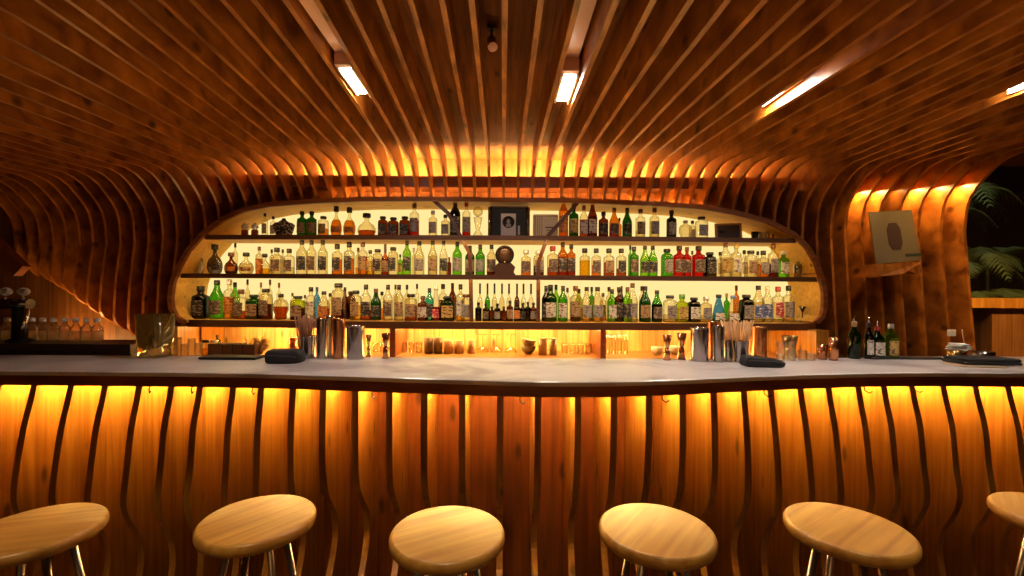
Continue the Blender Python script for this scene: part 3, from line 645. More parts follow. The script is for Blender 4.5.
for si, tab in enumerate(bottle_tabs):
    rowsB = []
    for it in tab.replace('\n', '').split(';'):
        q = it.split(); x, w, h = float(q[0]), float(q[1]), float(q[2]); rowsB.append((x, w, h, q[3], q[4], q[5], q[6], q[7], 1 if len(q) > 8 else 0))
    rowsB.sort(key=lambda r: (r[8], r[0]))
    cnt = [0, 0]
    for x, w, h, kd, g, lq, lb, cp, row in rowsB:
        cnt[row] += 1
        X0 = (x - CX) / F * 3.8; d = (3.80 if row == 0 else 3.95) + bow(X0)
        if kd == 'n' and row: d = 3.93 + bow(X0)
        X = (x - CX) / F * d; s_ = d / F
        wd = (w + .6) * s_; hh = (h - .3) * s_
        if row: hh += .0
        lq_ = None if lq == '-' else lq
        if lq_ and lq_ not in LQ: lq_ = None
        lb_ = None if lb == '-' else lb
        adj = KINDS[kd]['adj']
        bits = [('%s %s glass bottle' % (adj, GL[g][0]))]
        if lq_ and g == 'c' and lq_ != 'w': bits.append('%s liquid' % LQ[lq_][0])
        if lb_ and KINDS[kd]['lab']: bits.append('%s label' % LB[lb_][0])
        else: bits.append('%s cap' % CP[cp][0])
        where = '%s from tap end, %s' % (ordw(cnt[row]), ('rear row of ' if row else '') + SHN[si])
        lab = ' '.join(bits[:1]) + ', ' + ', '.join(bits[1:] + [where])
        import re
        if len(re.findall(r"[A-Za-z0-9][A-Za-z0-9'-]*", lab)) > 16 and len(bits) > 2: lab = ', '.join([bits[0], bits[1], where])
        Zb = ZS[si] + .001
        bottle(kd, X, d, Zb, wd, hh, g, lq_, lb_, cp, lab, 'bottles on the ' + SHN[si])

# ------------------------------------------------------------------ other things on the shelves
def on(si, x, d=3.8): X = (x - CX) / F * d; d2 = d + bow(X); return (x - CX) / F * d2, d2, ZS[si] + .001, d2 / F
for k, x in enumerate((244.5, 254.5)):
    X, Y, Z, u = on(0, x)
    t = thing('flower_cup', 'small red cup of white flowers, %s the tap end of the top shelf' % ('closest to' if k == 0 else 'second from'), 'cup', (X, Y, Z), 'flower cups on the top shelf')
    MB().lathe([(2.6 * u, 0), (3.4 * u, 1.5 * u), (3.2 * u, 7 * u), (2.8 * u, 7 * u), (2.8 * u, 2 * u)], seg=16).build('cup', plain('red_lacquer', (.35, .05, .03), .3), t)
    m = MB()
    for q in range(6):
        a = q * 1.05; m.tube([(0, 0, 4 * u), (2.4 * u * math.cos(a), 2 * u * math.sin(a), (9 + q % 3 * 1.6) * u)], .4 * u, 5)
        m.lathe([(0, 0), (1.3 * u, .5 * u), (1.5 * u, 1.4 * u), (0, 2.2 * u)], (2.4 * u * math.cos(a), 2 * u * math.sin(a), (8.6 + q % 3 * 1.6) * u), 8)
    m.build('flowers', WHITE, t)
X, Y, Z, u = on(0, 283.5)
t = thing('patterned_bottle', 'squat fan-shaped bottle with black and white floral pattern on top shelf', 'bottle', (X, Y, Z))
PAT = label_mat('pattern_black', (.02, .018, .02), (.6, .57, .5))
m = MB(); pr = [(-6, 0), (6, 0), (8.5, 6), (10.2, 12), (8, 14), (4, 15), (2, 16.5), (-2, 16.5), (-4, 15), (-8, 14), (-10.2, 12), (-8.5, 6)]
m.sweep([(Vector((0, -.02, 0)), Vector((1, 0, 0)), Vector((0, 0, 1))), (Vector((0, .02, 0)), Vector((1, 0, 0)), Vector((0, 0, 1)))], [(a * u, b * u) for a, b in pr]); m.build('body', PAT, t)
MB().lathe([(1.8 * u, 16 * u), (2.2 * u, 17 * u), (1.6 * u, 18.6 * u), (0, 18.8 * u)], seg=12).build('stopper', BLACK, t)
# crystal trophy
X, Y, Z, u = on(0, 477.5)
t = thing('crystal_trophy', 'clear crystal globe trophy on a tapered foot beside the black case', 'trophy', (X, Y, Z))
MB().lathe([(5 * u, 0), (4.6 * u, 3 * u), (2 * u, 7 * u), (4.4 * u, 19 * u), (4.6 * u, 20 * u), (3, 20 * u)][:5] + [(1.5 * u, 21 * u)], seg=18).build('foot', gmat('c'), t)
MB().lathe([(5 * u * math.sin(a), (26 - 5 * math.cos(a)) * u) for a in [PI * k / 10 for k in range(11)]], seg=18).build('globe', gmat('c'), t)
# black display case
X, Y, Z, u = on(0, 508)
t = thing('display_case', 'black open display case holding a silver portrait card', 'case', (X, Y, Z))
MB().bbox(-17 * u, 18 * u, -.005, .12, 0, 30 * u, .004).build('case_back', BLACK, t)
MB().box(-18.5 * u, 19.5 * u, -.03, .12, 30 * u, 31 * u).box(-18.5 * u, 19.5 * u, -.03, .12, -.0005, .8 * u).build('case_frame', DARKW, t)
for sx in (-18.5, 19.5): MB().lathe([(1.9 * u, .8 * u), (1.9 * u, 30 * u)], (sx * u, -.012, 0), 14).build('side_post', plain('dark_chrome', (.25, .2, .17), .2, 1), t)
c = MB().box(-7.5 * u, 7.5 * u, -.010, -.006, 2 * u, 24 * u).build('portrait_card', plain('silver_card', (.62, .60, .60), .35), t)
m = MB().lathe([(0, -.001), (6 * u, -.001), (6 * u, .001), (0, .001)], seg=28)
m.v = [(v[0], -.0115 + v[2], 15.5 * u + v[1]) for v in m.v]; m.build('portrait_disc', BLACK, c)
m = MB().lathe([(0, -.001), (2.2 * u, -.001), (2.2 * u, .001), (0, .001)], seg=20)
m.v = [(v[0] * .85, -.0135 + v[2], 16 * u + v[1] * 1.2) for v in m.v]
m.box(-2.6 * u, 2.6 * u, -.0138, -.0126, 10.6 * u, 13.4 * u).build('portrait_face', plain('portrait_grey', (.38, .34, .32), .5), c)
MB().box(9.5 * u, 11.5 * u, -.007, -.0055, 3 * u, 12 * u).build('side_print', plain('silver_card', (.6, .6, .6)), t)
# cream box
X, Y, Z, u = on(0, 545)
t = thing('cream_tin', 'cream rectangular tin with gold stripes beside the black display case', 'tin', (X, Y + .03, Z))
MB().bbox(-12 * u, 13 * u, -.02, .05, 0, 24 * u, .008).build('tin_body', plain('cream_tin', (.80, .68, .42), .4), t)
m = MB()
for k in range(4): m.box((-10.5 + k * 2.2) * u, (-9.6 + k * 2.2) * u, -.022, -.0205, 2 * u, 22 * u)
m.box(-11 * u, 12 * u, -.022, -.0205, 21.6 * u, 22.3 * u)
m.build('stripes', plain('gold_print', (.5, .32, .1), .4), t)
m = MB().box(0, 10 * u, -.0225, -.021, 10 * u, 11.2 * u).box(1 * u, 9 * u, -.0225, -.021, 7.4 * u, 8.1 * u).box(2 * u, 8 * u, -.0225, -.021, 5.4 * u, 5.9 * u)
m.build('print', BROWN, t)
# framed picture
X, Y, Z, u = on(0, 729)
t = thing('small_picture', 'small framed dark picture leaning at the window end of the top shelf', 'picture', (X, Y, Z)); t.rotation_euler = (-.22, 0, -.25)
MB().box(-13 * u, 12 * u, 0, .012, 0, 2.2 * u).box(-13 * u, 12 * u, 0, .012, 15.5 * u, 17.5 * u).box(-13 * u, -10.5 * u, 0, .012, 2.2 * u, 15.5 * u).box(10 * u, 12 * u, 0, .012, 2.2 * u, 15.5 * u).build('frame', plain('ochre_frame', (.42, .26, .08), .4), t)
p_ = MB().box(-10.5 * u, 10 * u, .004, .010, 2.2 * u, 15.5 * u).build('picture_sheet', plain('dark_sheet', (.05, .035, .04), .35), t)
MB().box(-9 * u, -3.5 * u, .002, .0035, 7 * u, 10 * u).build('picture_patch', BLACK, p_)
# mugs
for k, (x, w_) in enumerate(((754.5, 7), (762.5, 8))):
    X, Y, Z, u = on(0, x)
    t = thing('mug', 'small %s mug at the curved window end of the top shelf' % ('dark' if k == 0 else 'white'), 'mug', (X, Y, Z))
    MB().lathe([(w_ * .36 * u, 0), (w_ * .42 * u, .5 * u), (w_ * .5 * u, 8.3 * u), (w_ * .45 * u, 8.3 * u), (w_ * .38 * u, 1.2 * u), (0, 1.2 * u)], seg=18).build('cup', BLACK if k == 0 else WHITE, t)
    pts = [(w_ * .45 * u + 2.6 * u * math.sin(a), 0, (4.6 - 3 * math.cos(a)) * u) for a in [PI * q / 8 for q in range(9)]]
    MB().tube(pts, .55 * u, 6).build('handle', BLACK, t)
X, Y, Z, u = on(0, 769)
t = thing('metal_ring', 'black ring standing beside the white mug on the top shelf', 'ring', (X, Y, Z))
MB().tube([(4 * u * math.cos(a), 0, 4.6 * u + 4 * u * math.sin(a)) for a in [2 * PI * q / 20 for q in range(21)]], .7 * u, 8).build('hoop', BLACK, t)
MB().box(0, 9 * u, -.01, .01, 0, .9 * u).build('foot', BLACK, t)
# stacked clear glasses at the start of the middle shelf
for k, (dx, h_) in enumerate(((-3, 14), (2.5, 16))):
    X, Y, Z, u = on(1, 197.8 + dx)
    tag(MB().lathe([(1.6 * u, 0), (2.4 * u, .6 * u), (3.2 * u, h_ * .6 * u), (2.2 * u, h_ * u), (1.9 * u, h_ * u), (2.7 * u, h_ * .6 * u), (0, 1.4 * u)], seg=14).build('tulip_glass', glass('tulip', (.97, .93, .82), gl=.3)), '%s clear tulip glass beside the grey decanter on the middle shelf' % ('shorter' if k == 0 else 'taller'), 'glass', 'tulip glasses on the middle shelf')
    bpy.context.scene.collection.objects[-1].location = (X, Y, Z)
# cask
X, Y, Z, u = on(1, 504.5, 3.74)
t = thing('small_cask', 'small dark wooden cask with round face on a stand, middle shelf', 'cask', (X, Y, Z))
m = MB().lathe([(7.4 * u, -.05), (8.4 * u, -.03), (9 * u, .02), (8.4 * u, .07), (7.4 * u, .09)], seg=28, cap=False); m.v = [(v[0], v[2], 20.5 * u + v[1]) for v in m.v]; m.build('barrel', plain('cask_wood', (.10, .045, .02), .4), t)
m = MB().lathe([(0, -.044), (7.6 * u, -.044), (7.6 * u, -.036), (0, -.036)], seg=28); m.v = [(v[0], v[2], 20.5 * u + v[1]) for v in m.v]; m.build('barrel_head', wood('cask_head', (.10, .04, .015), (.22, .10, .04), 'X', .35, False), t)
m = MB()
for rr, yy in ((8.2, -.042), (8.9, -.012), (8.9, .05)):
    m.tube([(rr * u * math.cos(a), yy, 20.5 * u + rr * u * math.sin(a)) for a in [2 * PI * q / 28 for q in range(29)]], .5 * u, 6)
m.build('hoop', BLACK, t)
m = MB(); m.sweep([(Vector((0, -.04, 0)), Vector((1, 0, 0)), Vector((0, 0, 1))), (Vector((0, .07, 0)), Vector((1, 0, 0)), Vector((0, 0, 1)))], [(-11 * u, 0), (11 * u, 0), (9 * u, 3 * u), (10.5 * u, 8 * u), (6 * u, 12.5 * u), (0, 11 * u), (-6 * u, 12.5 * u), (-10.5 * u, 8 * u), (-9 * u, 3 * u)]); m.build('stand', BROWN, t)
MB().tube([(0, -.045, 13.5 * u), (0, -.065, 13 * u), (0, -.068, 11.5 * u)], .9 * u, 8).build('tap', CHROME, t)
# little shaker
X, Y, Z, u = on(1, 797.5)
t = thing('cocktail_shaker', 'small steel cocktail shaker at the window end of the middle shelf', 'shaker', (X, Y, Z))
MB().lathe([(3 * u, 0), (4.2 * u, 10 * u), (3.8 * u, 11 * u)], seg=18).build('tin', STEEL, t)
MB().lathe([(3.9 * u, 11 * u), (3.3 * u, 13.4 * u), (1.8 * u, 14.2 * u), (1.8 * u, 16 * u), (0, 16.4 * u)], seg=18).build('lid', STEEL, t)
X, Y, Z, u = on(2, 802.5)
t = thing('cocktail_glass', 'dark coupe glass on a small tray, window end of the bottom shelf', 'glass', (X, Y, Z + .006))
MB().lathe([(3 * u, 0), (3 * u, .5 * u), (.6 * u, 1.2 * u), (.5 * u, 9 * u), (3.6 * u, 15.5 * u), (3.3 * u, 15.5 * u), (0, 10 * u)], seg=18).build('coupe', glass('smoke_glass', (.3, .26, .24), gl=.3), t)
tag(MB().lathe([(0, 0), (9 * u, 0), (9.6 * u, .8 * u), (9.1 * u, .9 * u), (8.8 * u, .5 * u), (0, .5 * u)], seg=28).build('serving_tray', STEEL), 'round steel tray under the coupe glass on the bottom shelf', 'tray')
bpy.context.scene.collection.objects[-1].location = (X, Y, Z)

# ------------------------------------------------------------------ things on the back counter
def bc(x, d=3.95): return (x - CX) / F * d, d, zc + .001, d / F
def tumbler(name, x, d, z, w, h, mat, lab, cat, group, taper=.88):
    X = (x - CX) / F * d; u = d / F; R = w * u / 2; H = h * u
    o = MB().lathe([(R * taper, 0), (R, H), (R * .9, H), (R * taper * .86, H * .08), (0, H * .08)], seg=16).build(name, mat); o.location = (X, d, z)
    return tag(o, lab, cat, group)
CLR = glass('clear_glass', (.98, .95, .84), gl=.12, body=.03, edge=.6)
def many(xs, name, d, w, h, mat, labf, cat, group):
    for k, x in enumerate(xs): tumbler(name, x, d, zc + .001, w, h, mat, labf(k), cat, group)
many([397, 404.5, 412, 419.5], 'tumbler', 3.98, 6.6, 10.5, CLR, lambda k: 'clear tumbler, %s in the short row between divider and dark pots' % ordw(k + 1), 'glass', 'tumblers beside the dark pots')
many([565, 573, 581, 589, 597], 'tumbler', 3.98, 7, 10, CLR, lambda k: 'clear tumbler, %s in the row beside the grey canisters' % ordw(k + 1), 'glass', 'tumblers beside the canisters')
many([608, 614, 620, 626], 'highball_glass', 3.98, 5.5, 19, CLR, lambda k: 'tall clear glass, %s past the divider in the lit recess' % ordw(k + 1), 'glass', 'tall glasses past the divider')
many([376, 383], 'tumbler', 4.02, 6, 9, CLR, lambda k: 'clear tumbler %s the copper jigger in the lit recess' % ('before' if k == 0 else 'just behind'), 'glass', 'tumblers near the copper jigger')
# wine glasses hanging upside down
for k, x in enumerate((483, 497, 511)):
    X, Y, Z, u = bc(x, 4.0)
    t = thing('wine_glass', 'clear wine glass with wide bowl, %s in the lit recess below the cask' % ordw(k + 1), 'glass', (X, Y, Z), 'wine glasses below the cask')
    MB().lathe([(5.5 * u, 0), (6.2 * u, 1.2 * u), (4.5 * u, 4 * u), (1 * u, 6 * u), (.5 * u, 8 * u)], seg=18, cap=False).build('bowl', CLR, t)
    MB().lathe([(.45 * u, 8 * u), (.45 * u, 17 * u), (4.5 * u, 18.2 * u), (4.5 * u, 18.6 * u), (0, 18.6 * u)], seg=18).build('stem', CLR, t)
# dark pots
for k, (x, w, h) in enumerate(((429, 9, 15.5), (438.5, 9, 16), (449, 9.5, 13.5), (459.5, 9.5, 13), (471.5, 8, 13.5))):
    X, Y, Z, u = bc(x, 3.95); R = w * u / 2
    t = thing('clay_pot', '%s pot, %s from the divider in the lit recess' % ('rough dark brown' if k < 2 else 'smooth brown', ordw(k + 1)), 'pot', (X, Y, Z), 'pots in the lit recess')
    MB().lathe([(R * .9, 0), (R, .6 * u), (R, h * u), (R * .86, h * u), (R * .84, 2 * u), (0, 2 * u)], seg=20).build('pot_body', CLAY if k < 2 else plain('brown_pot', (.36, .21, .11), .5), t)
# bowls
X, Y, Z, u = bc(528.5, 3.95)
for k, (zz_, tl) in enumerate(((0, 0), (7.2, .2))):
    o = MB().lathe([(3 * u, 0), (6.5 * u, 3.4 * u), (7.6 * u, 7.4 * u), (7.0 * u, 7.4 * u), (5.8 * u, 4 * u), (0, 1.2 * u)], seg=22).build('bowl', plain('grey_bowl', (.22, .15, .10), .5)); o.location = (X - k * .005, Y, Z + zz_ * u); o.rotation_euler = (0, tl, 0)
    tag(o, 'dark stoneware bowl, %s of the two stacked in the lit recess' % ('lower' if k == 0 else 'upper'), 'bowl', 'stacked bowls')
for k, (x, w) in enumerate(((543, 8.5), (553.5, 7.5))):
    X, Y, Z, u = bc(x, 3.92)
    t = thing('canister', 'grey canister %s' % ('next to the stacked bowls' if k == 0 else 'next to the row of five tumblers'), 'canister', (X, Y, Z), 'canisters in the recess')
    MB().lathe([(w / 2 * u, 0), (w / 2 * u, 15.2 * u)], seg=20).build('canister_body', plain('canister', (.45, .36, .29), .4), t)
    MB().lathe([(w / 2 * u * 1.04, 15.3 * u), (w / 2 * u * 1.04, 16.4 * u), (0, 16.6 * u)], seg=20).build('lid', plain('canister_lid', (.45, .26, .12), .4), t)
for k, (x, d) in enumerate(((658, 3.95), (675, 4.0))):
    X, Y, Z, u = bc(x, d)
    tag(MB().lathe([(2.5 * u, 0), (5.5 * u, 2.8 * u), (6.6 * u, 7.6 * u), (6.1 * u, 7.6 * u), (4.8 * u, 3.2 * u), (0, 1 * u)], seg=22).build('bowl', WHITE), 'white bowl in the lit recess %s the copper jigger' % ('before' if k == 0 else 'behind'), 'bowl', 'white bowls')
    bpy.context.scene.collection.objects[-1].location = (X, Y, Z)
# tray with wooden box and herbs on the tap side
X, Y, Z, u = bc(235, 3.75)
t = thing('garnish_box', 'long dark wooden garnish box with jars beside the black pouch', 'box', (X, Y, Z))
m = MB().box(-22 * u, 24 * u, -.06, -.05, 0, 12 * u).box(-22 * u, 24 * u, .05, .06, 0, 12 * u).box(-22 * u, -21 * u, -.05, .05, 0, 12 * u).box(23 * u, 24 * u, -.05, .05, 0, 12 * u).box(-21 * u, 23 * u, -.05, .05, 0, 1 * u)
m.build('box_body', plain('box_wood', (.14, .06, .025), .5), t)
m = MB()
for k in range(3): m.box((-8 + k * 10) * u, (-7.4 + k * 10) * u, -.0615, -.0602, .5 * u, 11.5 * u)
m.build('box_joints', BLACK, t)
X, Y, Z, u = bc(258, 3.75)
m = MB()
for k in range(70):
    a = random.uniform(0, 2 * PI); r0 = random.uniform(0, 5) * u; r1 = random.uniform(4, 15) * u
    z1 = random.uniform(8, 17) * u; p1 = Vector((r1 * math.cos(a), r1 * .35 * math.sin(a), z1))
    m.tube([(r0 * math.cos(a), r0 * .3 * math.sin(a), 1.5 * u), tuple(p1)], .35 * u, 4)
    m.quad(p1, p1 + Vector((1.4 * u, 0, .9 * u)), p1 + Vector((0, 0, 2.1 * u)), p1 + Vector((-1.4 * u, .004, .9 * u)))
o = m.build('dried_herbs', PEEL, fix=False); o.location = (X, Y, Z); tag(o, 'bunch of brown dried herbs standing in the garnish box', 'herbs', kind='stuff')
tag(MB().bbox(-.145, .145, -.05, .06, 0, .012, .005).build('bar_tray', BLACK), 'flat black tray lying on the bar beside the black pouch', 'tray')
o = COL.objects[-1]; p = P(232, 356, 2.36); o.location = (p.x, 2.36, ZT + .0005)
for k, x in enumerate((214.5, 206)):
    X, Y, Z, u = bc(x, 3.72)
    t = thing('preserve_jar', 'lidded preserve jar %s the garnish box' % ('touching the end of' if k == 0 else 'one away from'), 'jar', (X, Y, Z + 0), 'jars by the garnish box')
    MB().lathe([(3.2 * u, 0), (3.4 * u, .6 * u), (3.4 * u, 12 * u), (2.8 * u, 13.2 * u)], seg=18).build('jar_glass', CLR, t)
    MB().lathe([(0, .4 * u), (3 * u, .4 * u), (3 * u, 7 * u), (0, 7 * u)], seg=16, cap=False).build('contents', lmat('y'), t)
    MB().lathe([(3.1 * u, 13.3 * u), (3.1 * u, 15.5 * u), (0, 15.8 * u)], seg=18).build('lid', CREAM if k == 0 else BLACK, t)
for k, (x, h, c_) in enumerate(((197.5, 16, 'G'), (202, 15, 'k'), (217.5, 17, 'b'))):
    X, Y, Z, u = bc(x, 3.95)
    nm = {'G': 'dark green', 'k': 'black', 'b': 'blue'}[c_]
    bottle('s', X, Y, Z, 6 * u, h * u, c_, None, None, 'k', 'short %s bottle standing on the back counter near the tap end' % nm, 'bottles on the back counter')
# clear glasses lying about at the tap end of the recess
for k, (x, h_) in enumerate(((171, 12), (178, 16), (185, 11), (192, 15), (199, 12))):
    tumbler('tumbler', x, 3.45 + .06 * (k % 2), zc + .001, 7, h_ + 6, CLR, 'clear tumbler on the back counter, %s from the large square vase' % ordw(k + 1), 'glass', 'tumblers by the vase')
X, Y, Z, u = bc(293.5, 3.75)
t = thing('tea_tin', 'small copper canister on the back counter behind the black pouch', 'canister', (X, Y, Z))
MB().lathe([(3.4 * u, 0), (3.4 * u, 16 * u)], seg=16).build('canister_body', COPPER, t); MB().lathe([(3.6 * u, 16.1 * u), (3.6 * u, 18 * u), (0, 18.2 * u)], seg=16).build('lid', COPPER, t)

# ------------------------------------------------------------------ things on the bar
def onb(x, d): return (x - CX) / F * d, d, ZT + .0006, d / F
def tin(x, d, w, h, mat, lab, group, bands=True, taper=.84):
    X, Y, Z, u = onb(x, d); R = w * u / 2; H = h * u
    t = thing('mixing_tin', lab, 'shaker tin', (X, Y, Z), group)
    MB().lathe([(R * taper, 0), (R * (taper + .02), .006), (R * .97, H * .93), (R * .985, H * .985), (R, H), (R * .95, H), (R * .93, H * .95), (R * taper * .94, .01), (0, .01)], seg=28).build('tin_body', mat, t)
    return t
def straws(x, d, z, w0, w1, h, n, lab, mat, zb):
    X, Y, Z, u = onb(x, d)
    for k in range(n):
        a = random.uniform(0, 2 * PI); q = math.sqrt(random.random())
        p0 = Vector((q * w0 / 2 * u * math.cos(a), q * w0 / 2 * u * math.sin(a), zb * u)); p1 = Vector((q * w1 / 2 * u * math.cos(a), q * w1 * .35 * u * math.sin(a), (h + random.uniform(-1.5, 1.5)) * u))
        o = MB().tube([p0, p1], .62 * u, 5).build('drinking_straw', mat); o.location = (X, Y, Z); tag(o, lab, 'straw', lab)
DD = 2.40
STR2 = plain('brown_straw', (.36, .15, .08), .6)
# left cluster
tin(309, DD, 15, 22, STEEL, 'steel cup full of brown straws beside the black pouch', 'straw cups')
straws(305, DD, 0, 9, 25, 41, 44, 'thin brown drinking straw in the steel cup beside the beer tap side pouch', STR2, 2)
tin(322, DD - .03, 11, 40, STEEL, 'tall narrow steel shaker tin, next to the brown straws', 'tall shaker tins')
tin(330.5, DD + .03, 10, 41, STEEL, 'tall steel shaker tin, second from the brown straws', 'tall shaker tins')
tin(339, DD - .02, 13, 40, COPPER, 'tall coppery shaker tin, between steel tins near brown straws', 'tall shaker tins')
tin(356, DD - .02, 18, 33, STEEL, 'wide ribbed steel mixing tin closest to the copper jigger', 'wide mixing tins', taper=.92)
# right cluster
tin(700, DD - .02, 18, 33, STEEL, 'wide ribbed steel mixing tin beside the two copper jiggers', 'wide mixing tins', taper=.92)
tin(714, DD + .03, 13, 38, COPPER, 'tall coppery shaker tin behind the steel tins near pale straws', 'tall shaker tins')
tin(719, DD - .06, 11, 36, STEEL, 'tall steel shaker tin next to the pale straws', 'tall shaker tins')
tin(728.5, DD - .04, 9, 21, STEEL, 'small steel cup holding the first bunch of pale straws', 'straw cups')
tin(741, DD - .05, 15, 21, STEEL, 'steel cup full of pale straws beside the folded black pouch', 'straw cups')
straws(737, DD - .03, 0, 13, 35, 40, 46, 'pale straw standing fanned out in the steel cups', STRAW, 2)
tin(759, DD + .15, 15, 30, COPPER, 'copper ribbed tin behind the folded black pouch', 'copper tins', taper=.95)
def jigger(x, d, w, h, mat, lab):
    X, Y, Z, u = onb(x, d); R = w * u / 2; H = h * u
    t = thing('jigger', lab, 'jigger', (X, Y, Z), 'cocktail jiggers')
    MB().lathe([(R * .85, 0), (R * .62, H * .3), (R * .42, H * .46)], seg=20).build('small_cup', mat, t)
    MB().lathe([(R * .42, H * .46), (R * .62, H * .62), (R, H), (R * .92, H), (R * .5, H * .6), (0, H * .55)], seg=20).build('large_cup', mat, t)
jigger(386, DD, 9, 25, COPPER, 'tall copper jigger on the bar in front of the wooden divider')
jigger(369, DD + .05, 6, 22, GOLD, 'slim gold jigger between the wide tin and copper jigger')
jigger(667.5, DD, 9, 25, COPPER, 'tall copper jigger standing before the white bowls')
jigger(682, DD + .03, 10, 26, COPPER, 'copper jigger next to the wide ribbed steel tin')
jigger(787, DD + .08, 10, 23, GOLD, 'polished gold jigger beyond the folded black pouch')
jigger(794, DD + .12, 8, 22, plain('dark_gold', (.35, .2, .07), .3, 1), 'darker gold jigger, farther from the folded black pouch')
for k, x in enumerate((771, 779)):
    tumbler('tumbler', x, 2.5 + .02 * k, ZT, 8, 18, CLR, 'clear tumbler behind the folded black pouch, %s the gold jigger' % ('farther from' if k == 0 else 'closer to'), 'glass', 'tumblers behind the pouch')
    COL.objects[-1].location.z = ZT + .0006; COL.objects[-1].location.y = 2.41
def pouch(x, y, w, h, d, lab, rz=0, flat=False):
    X, Y, Z, u = onb(x, d)
    t = thing('folded_pouch', lab, 'pouch', (X, Y, Z), 'black pouches on the bar', rz)
    m = MB(); n = 24; rings = []
    for q, (s_, z_) in enumerate(((.92, 0), (1.0, .12), (1.02, .45), (.97, .8), (.86, 1.0))):
        r = []
        for k in range(n):
            a = 2 * PI * k / n; cx, sy = math.cos(a), math.sin(a); p_ = .35
            ex = math.copysign(abs(cx) ** p_, cx); ey = math.copysign(abs(sy) ** p_, sy)
            wob = 1 + .03 * math.sin(3 * a + q) + .015 * math.sin(7 * a + 2 * q)
            r.append((ex * w * u / 2 * s_ * wob, ey * .055 * s_ * wob, z_ * h * u * (1 - (.35 * (ex + 1) / 2 if z_ > .5 else 0) * (1 if flat else .15)) + (.002 * math.sin(5 * a) if z_ > 0 else 0)))
        rings.append(r); m.v += r
    for q in range(4):
        for k in range(n): j = (k + 1) % n; m.f.append([q * n + k, q * n + j, q * n + n + j, q * n + n + k]); m.sm.append(1)
    m.f.append(list(range(n - 1, -1, -1))); m.f.append([4 * n + k for k in range(n)]); m.sm += [0, 1]
    b = m.build('pouch_body', CLOTH, t)
    MB().tube([(-w * u * .46, -.058, h * u * .62), (-w * u * .2, -.0605, h * u * .66), (w * u * .2, -.0605, h * u * .6), (w * u * .44, -.058, h * u * .52)], .0016, 6).build('seam', plain('seam', (.08, .08, .085), .6), t)
pouch(286, 358, 34, 12.5, 2.25, 'thick folded black pouch on the bar beside the brown straws', .05)
pouch(762, 358, 37, 10.5, 2.22, 'thin folded black pouch on the bar beside the pale straws', -.12, True)
o = tag(MB().bbox(-.10, .10, -.06, .06, 0, .004, .001).build('paper_slip', plain('tan_paper', (.55, .38, .25), .6)), 'paper lying under the black folder at the window end', 'paper')
o.location = (2.33, 2.27, ZT + .0005); o.rotation_euler = (0, 0, -.1)
p = P(985, 352, 2.3)
t = thing('bill_folder', 'flat black bill folder lying on the bar near the napkin holder', 'folder', (p.x, 2.32, ZT + .006), None, -.1)
MB().bbox(-.13, .13, -.07, .07, 0, .014, .004).build('lower_cover', CLOTH, t)
MB().bbox(-.125, .13, -.068, .07, .0145, .03, .006).build('upper_cover', CLOTH, t)
p = P(913, 354, 2.45); o = tag(MB().bbox(-.20, .18, -.03, .03, 0, .012, .003).build('knife_roll', plain('dark_strip', (.03, .02, .018), .5)), 'thin dark strip lying along the rear edge of the bar', 'strip')
o.location = (p.x, 2.50, ZT + .0005)
# square glass vase
X, Y, Z, u = onb(155.5, 2.40)
t = thing('glass_vase', 'large square thick-based glass vase holding a small glass, on the bar', 'vase', (X, Y, Z))
R = 13.5 * u; H = 43 * u
MB().lathe([(R * .86, 0), (R * .90, .01), (R, H), (R * .93, H), (R * .84, 10 * u), (0, 9 * u)], seg=24, square=.75).build('vase_body', glass('vase_glass', (.96, .84, .50), gl=.3, body=.03, edge=.6), t)
MB().lathe([(R * .6, 10.5 * u), (R * .7, 24 * u), (R * .62, 24 * u), (R * .5, 12 * u)], seg=18).build('inner_glass', glass('amber_glass', (.9, .6, .25), gl=.5), t)
# row of little bottles on the dark ledge, tap side
zl = 1.12
tag(MB().box(-3.3, -2.04, 2.52, 2.76, zl - .055, zl).build('drip_ledge', plain('dark_ledge', (.03, .016, .012), .3)), 'low dark ledge behind the bar under the small bottles', 'ledge')
tag(MB().box(-3.3, -2.04, 2.53, 2.75, 0, zl - .056).build('under_bar_cabinet', DARKW), 'dark cabinet under the ledge at the tap end', 'cabinet')
for k, x in enumerate((7.5, 32, 43, 54, 65, 76, 86.5, 97.5)):
    d = 2.66; X = (x - CX) / F * d; u = d / F
    t = thing('water_bottle', 'small clear swing-top bottle, %s along the dark ledge from the tap' % ordw(k + 1), 'bottle', (X, d, zl + .001), 'small bottles on the dark ledge')
    R = 5 * u
    MB().lathe([(R * .9, 0), (R, .004), (R, 11 * u), (R * .85, 14 * u), (R * .42, 17 * u), (R * .38, 19 * u)], seg=18).build('glass_body', glass('small_glass', (.88, .78, .68), gl=.2, body=.15, edge=.6), t)
    MB().lathe([(0, .004), (R * .8, .004), (R * .8, 10 * u), (0, 10 * u)], seg=14, cap=False).build('contents', glass('content_highlight', (.98, .90, .82), gl=.15, body=.6, edge=.9), t)  # pale colour stands in for the bright highlights of the glass
    MB().lathe([(R * .5, 19 * u), (R * .55, 20 * u), (R * .5, 23 * u), (0, 23.5 * u)], seg=14).build('stopper', plain('grey_stopper', (.8, .74, .72), .35), t)
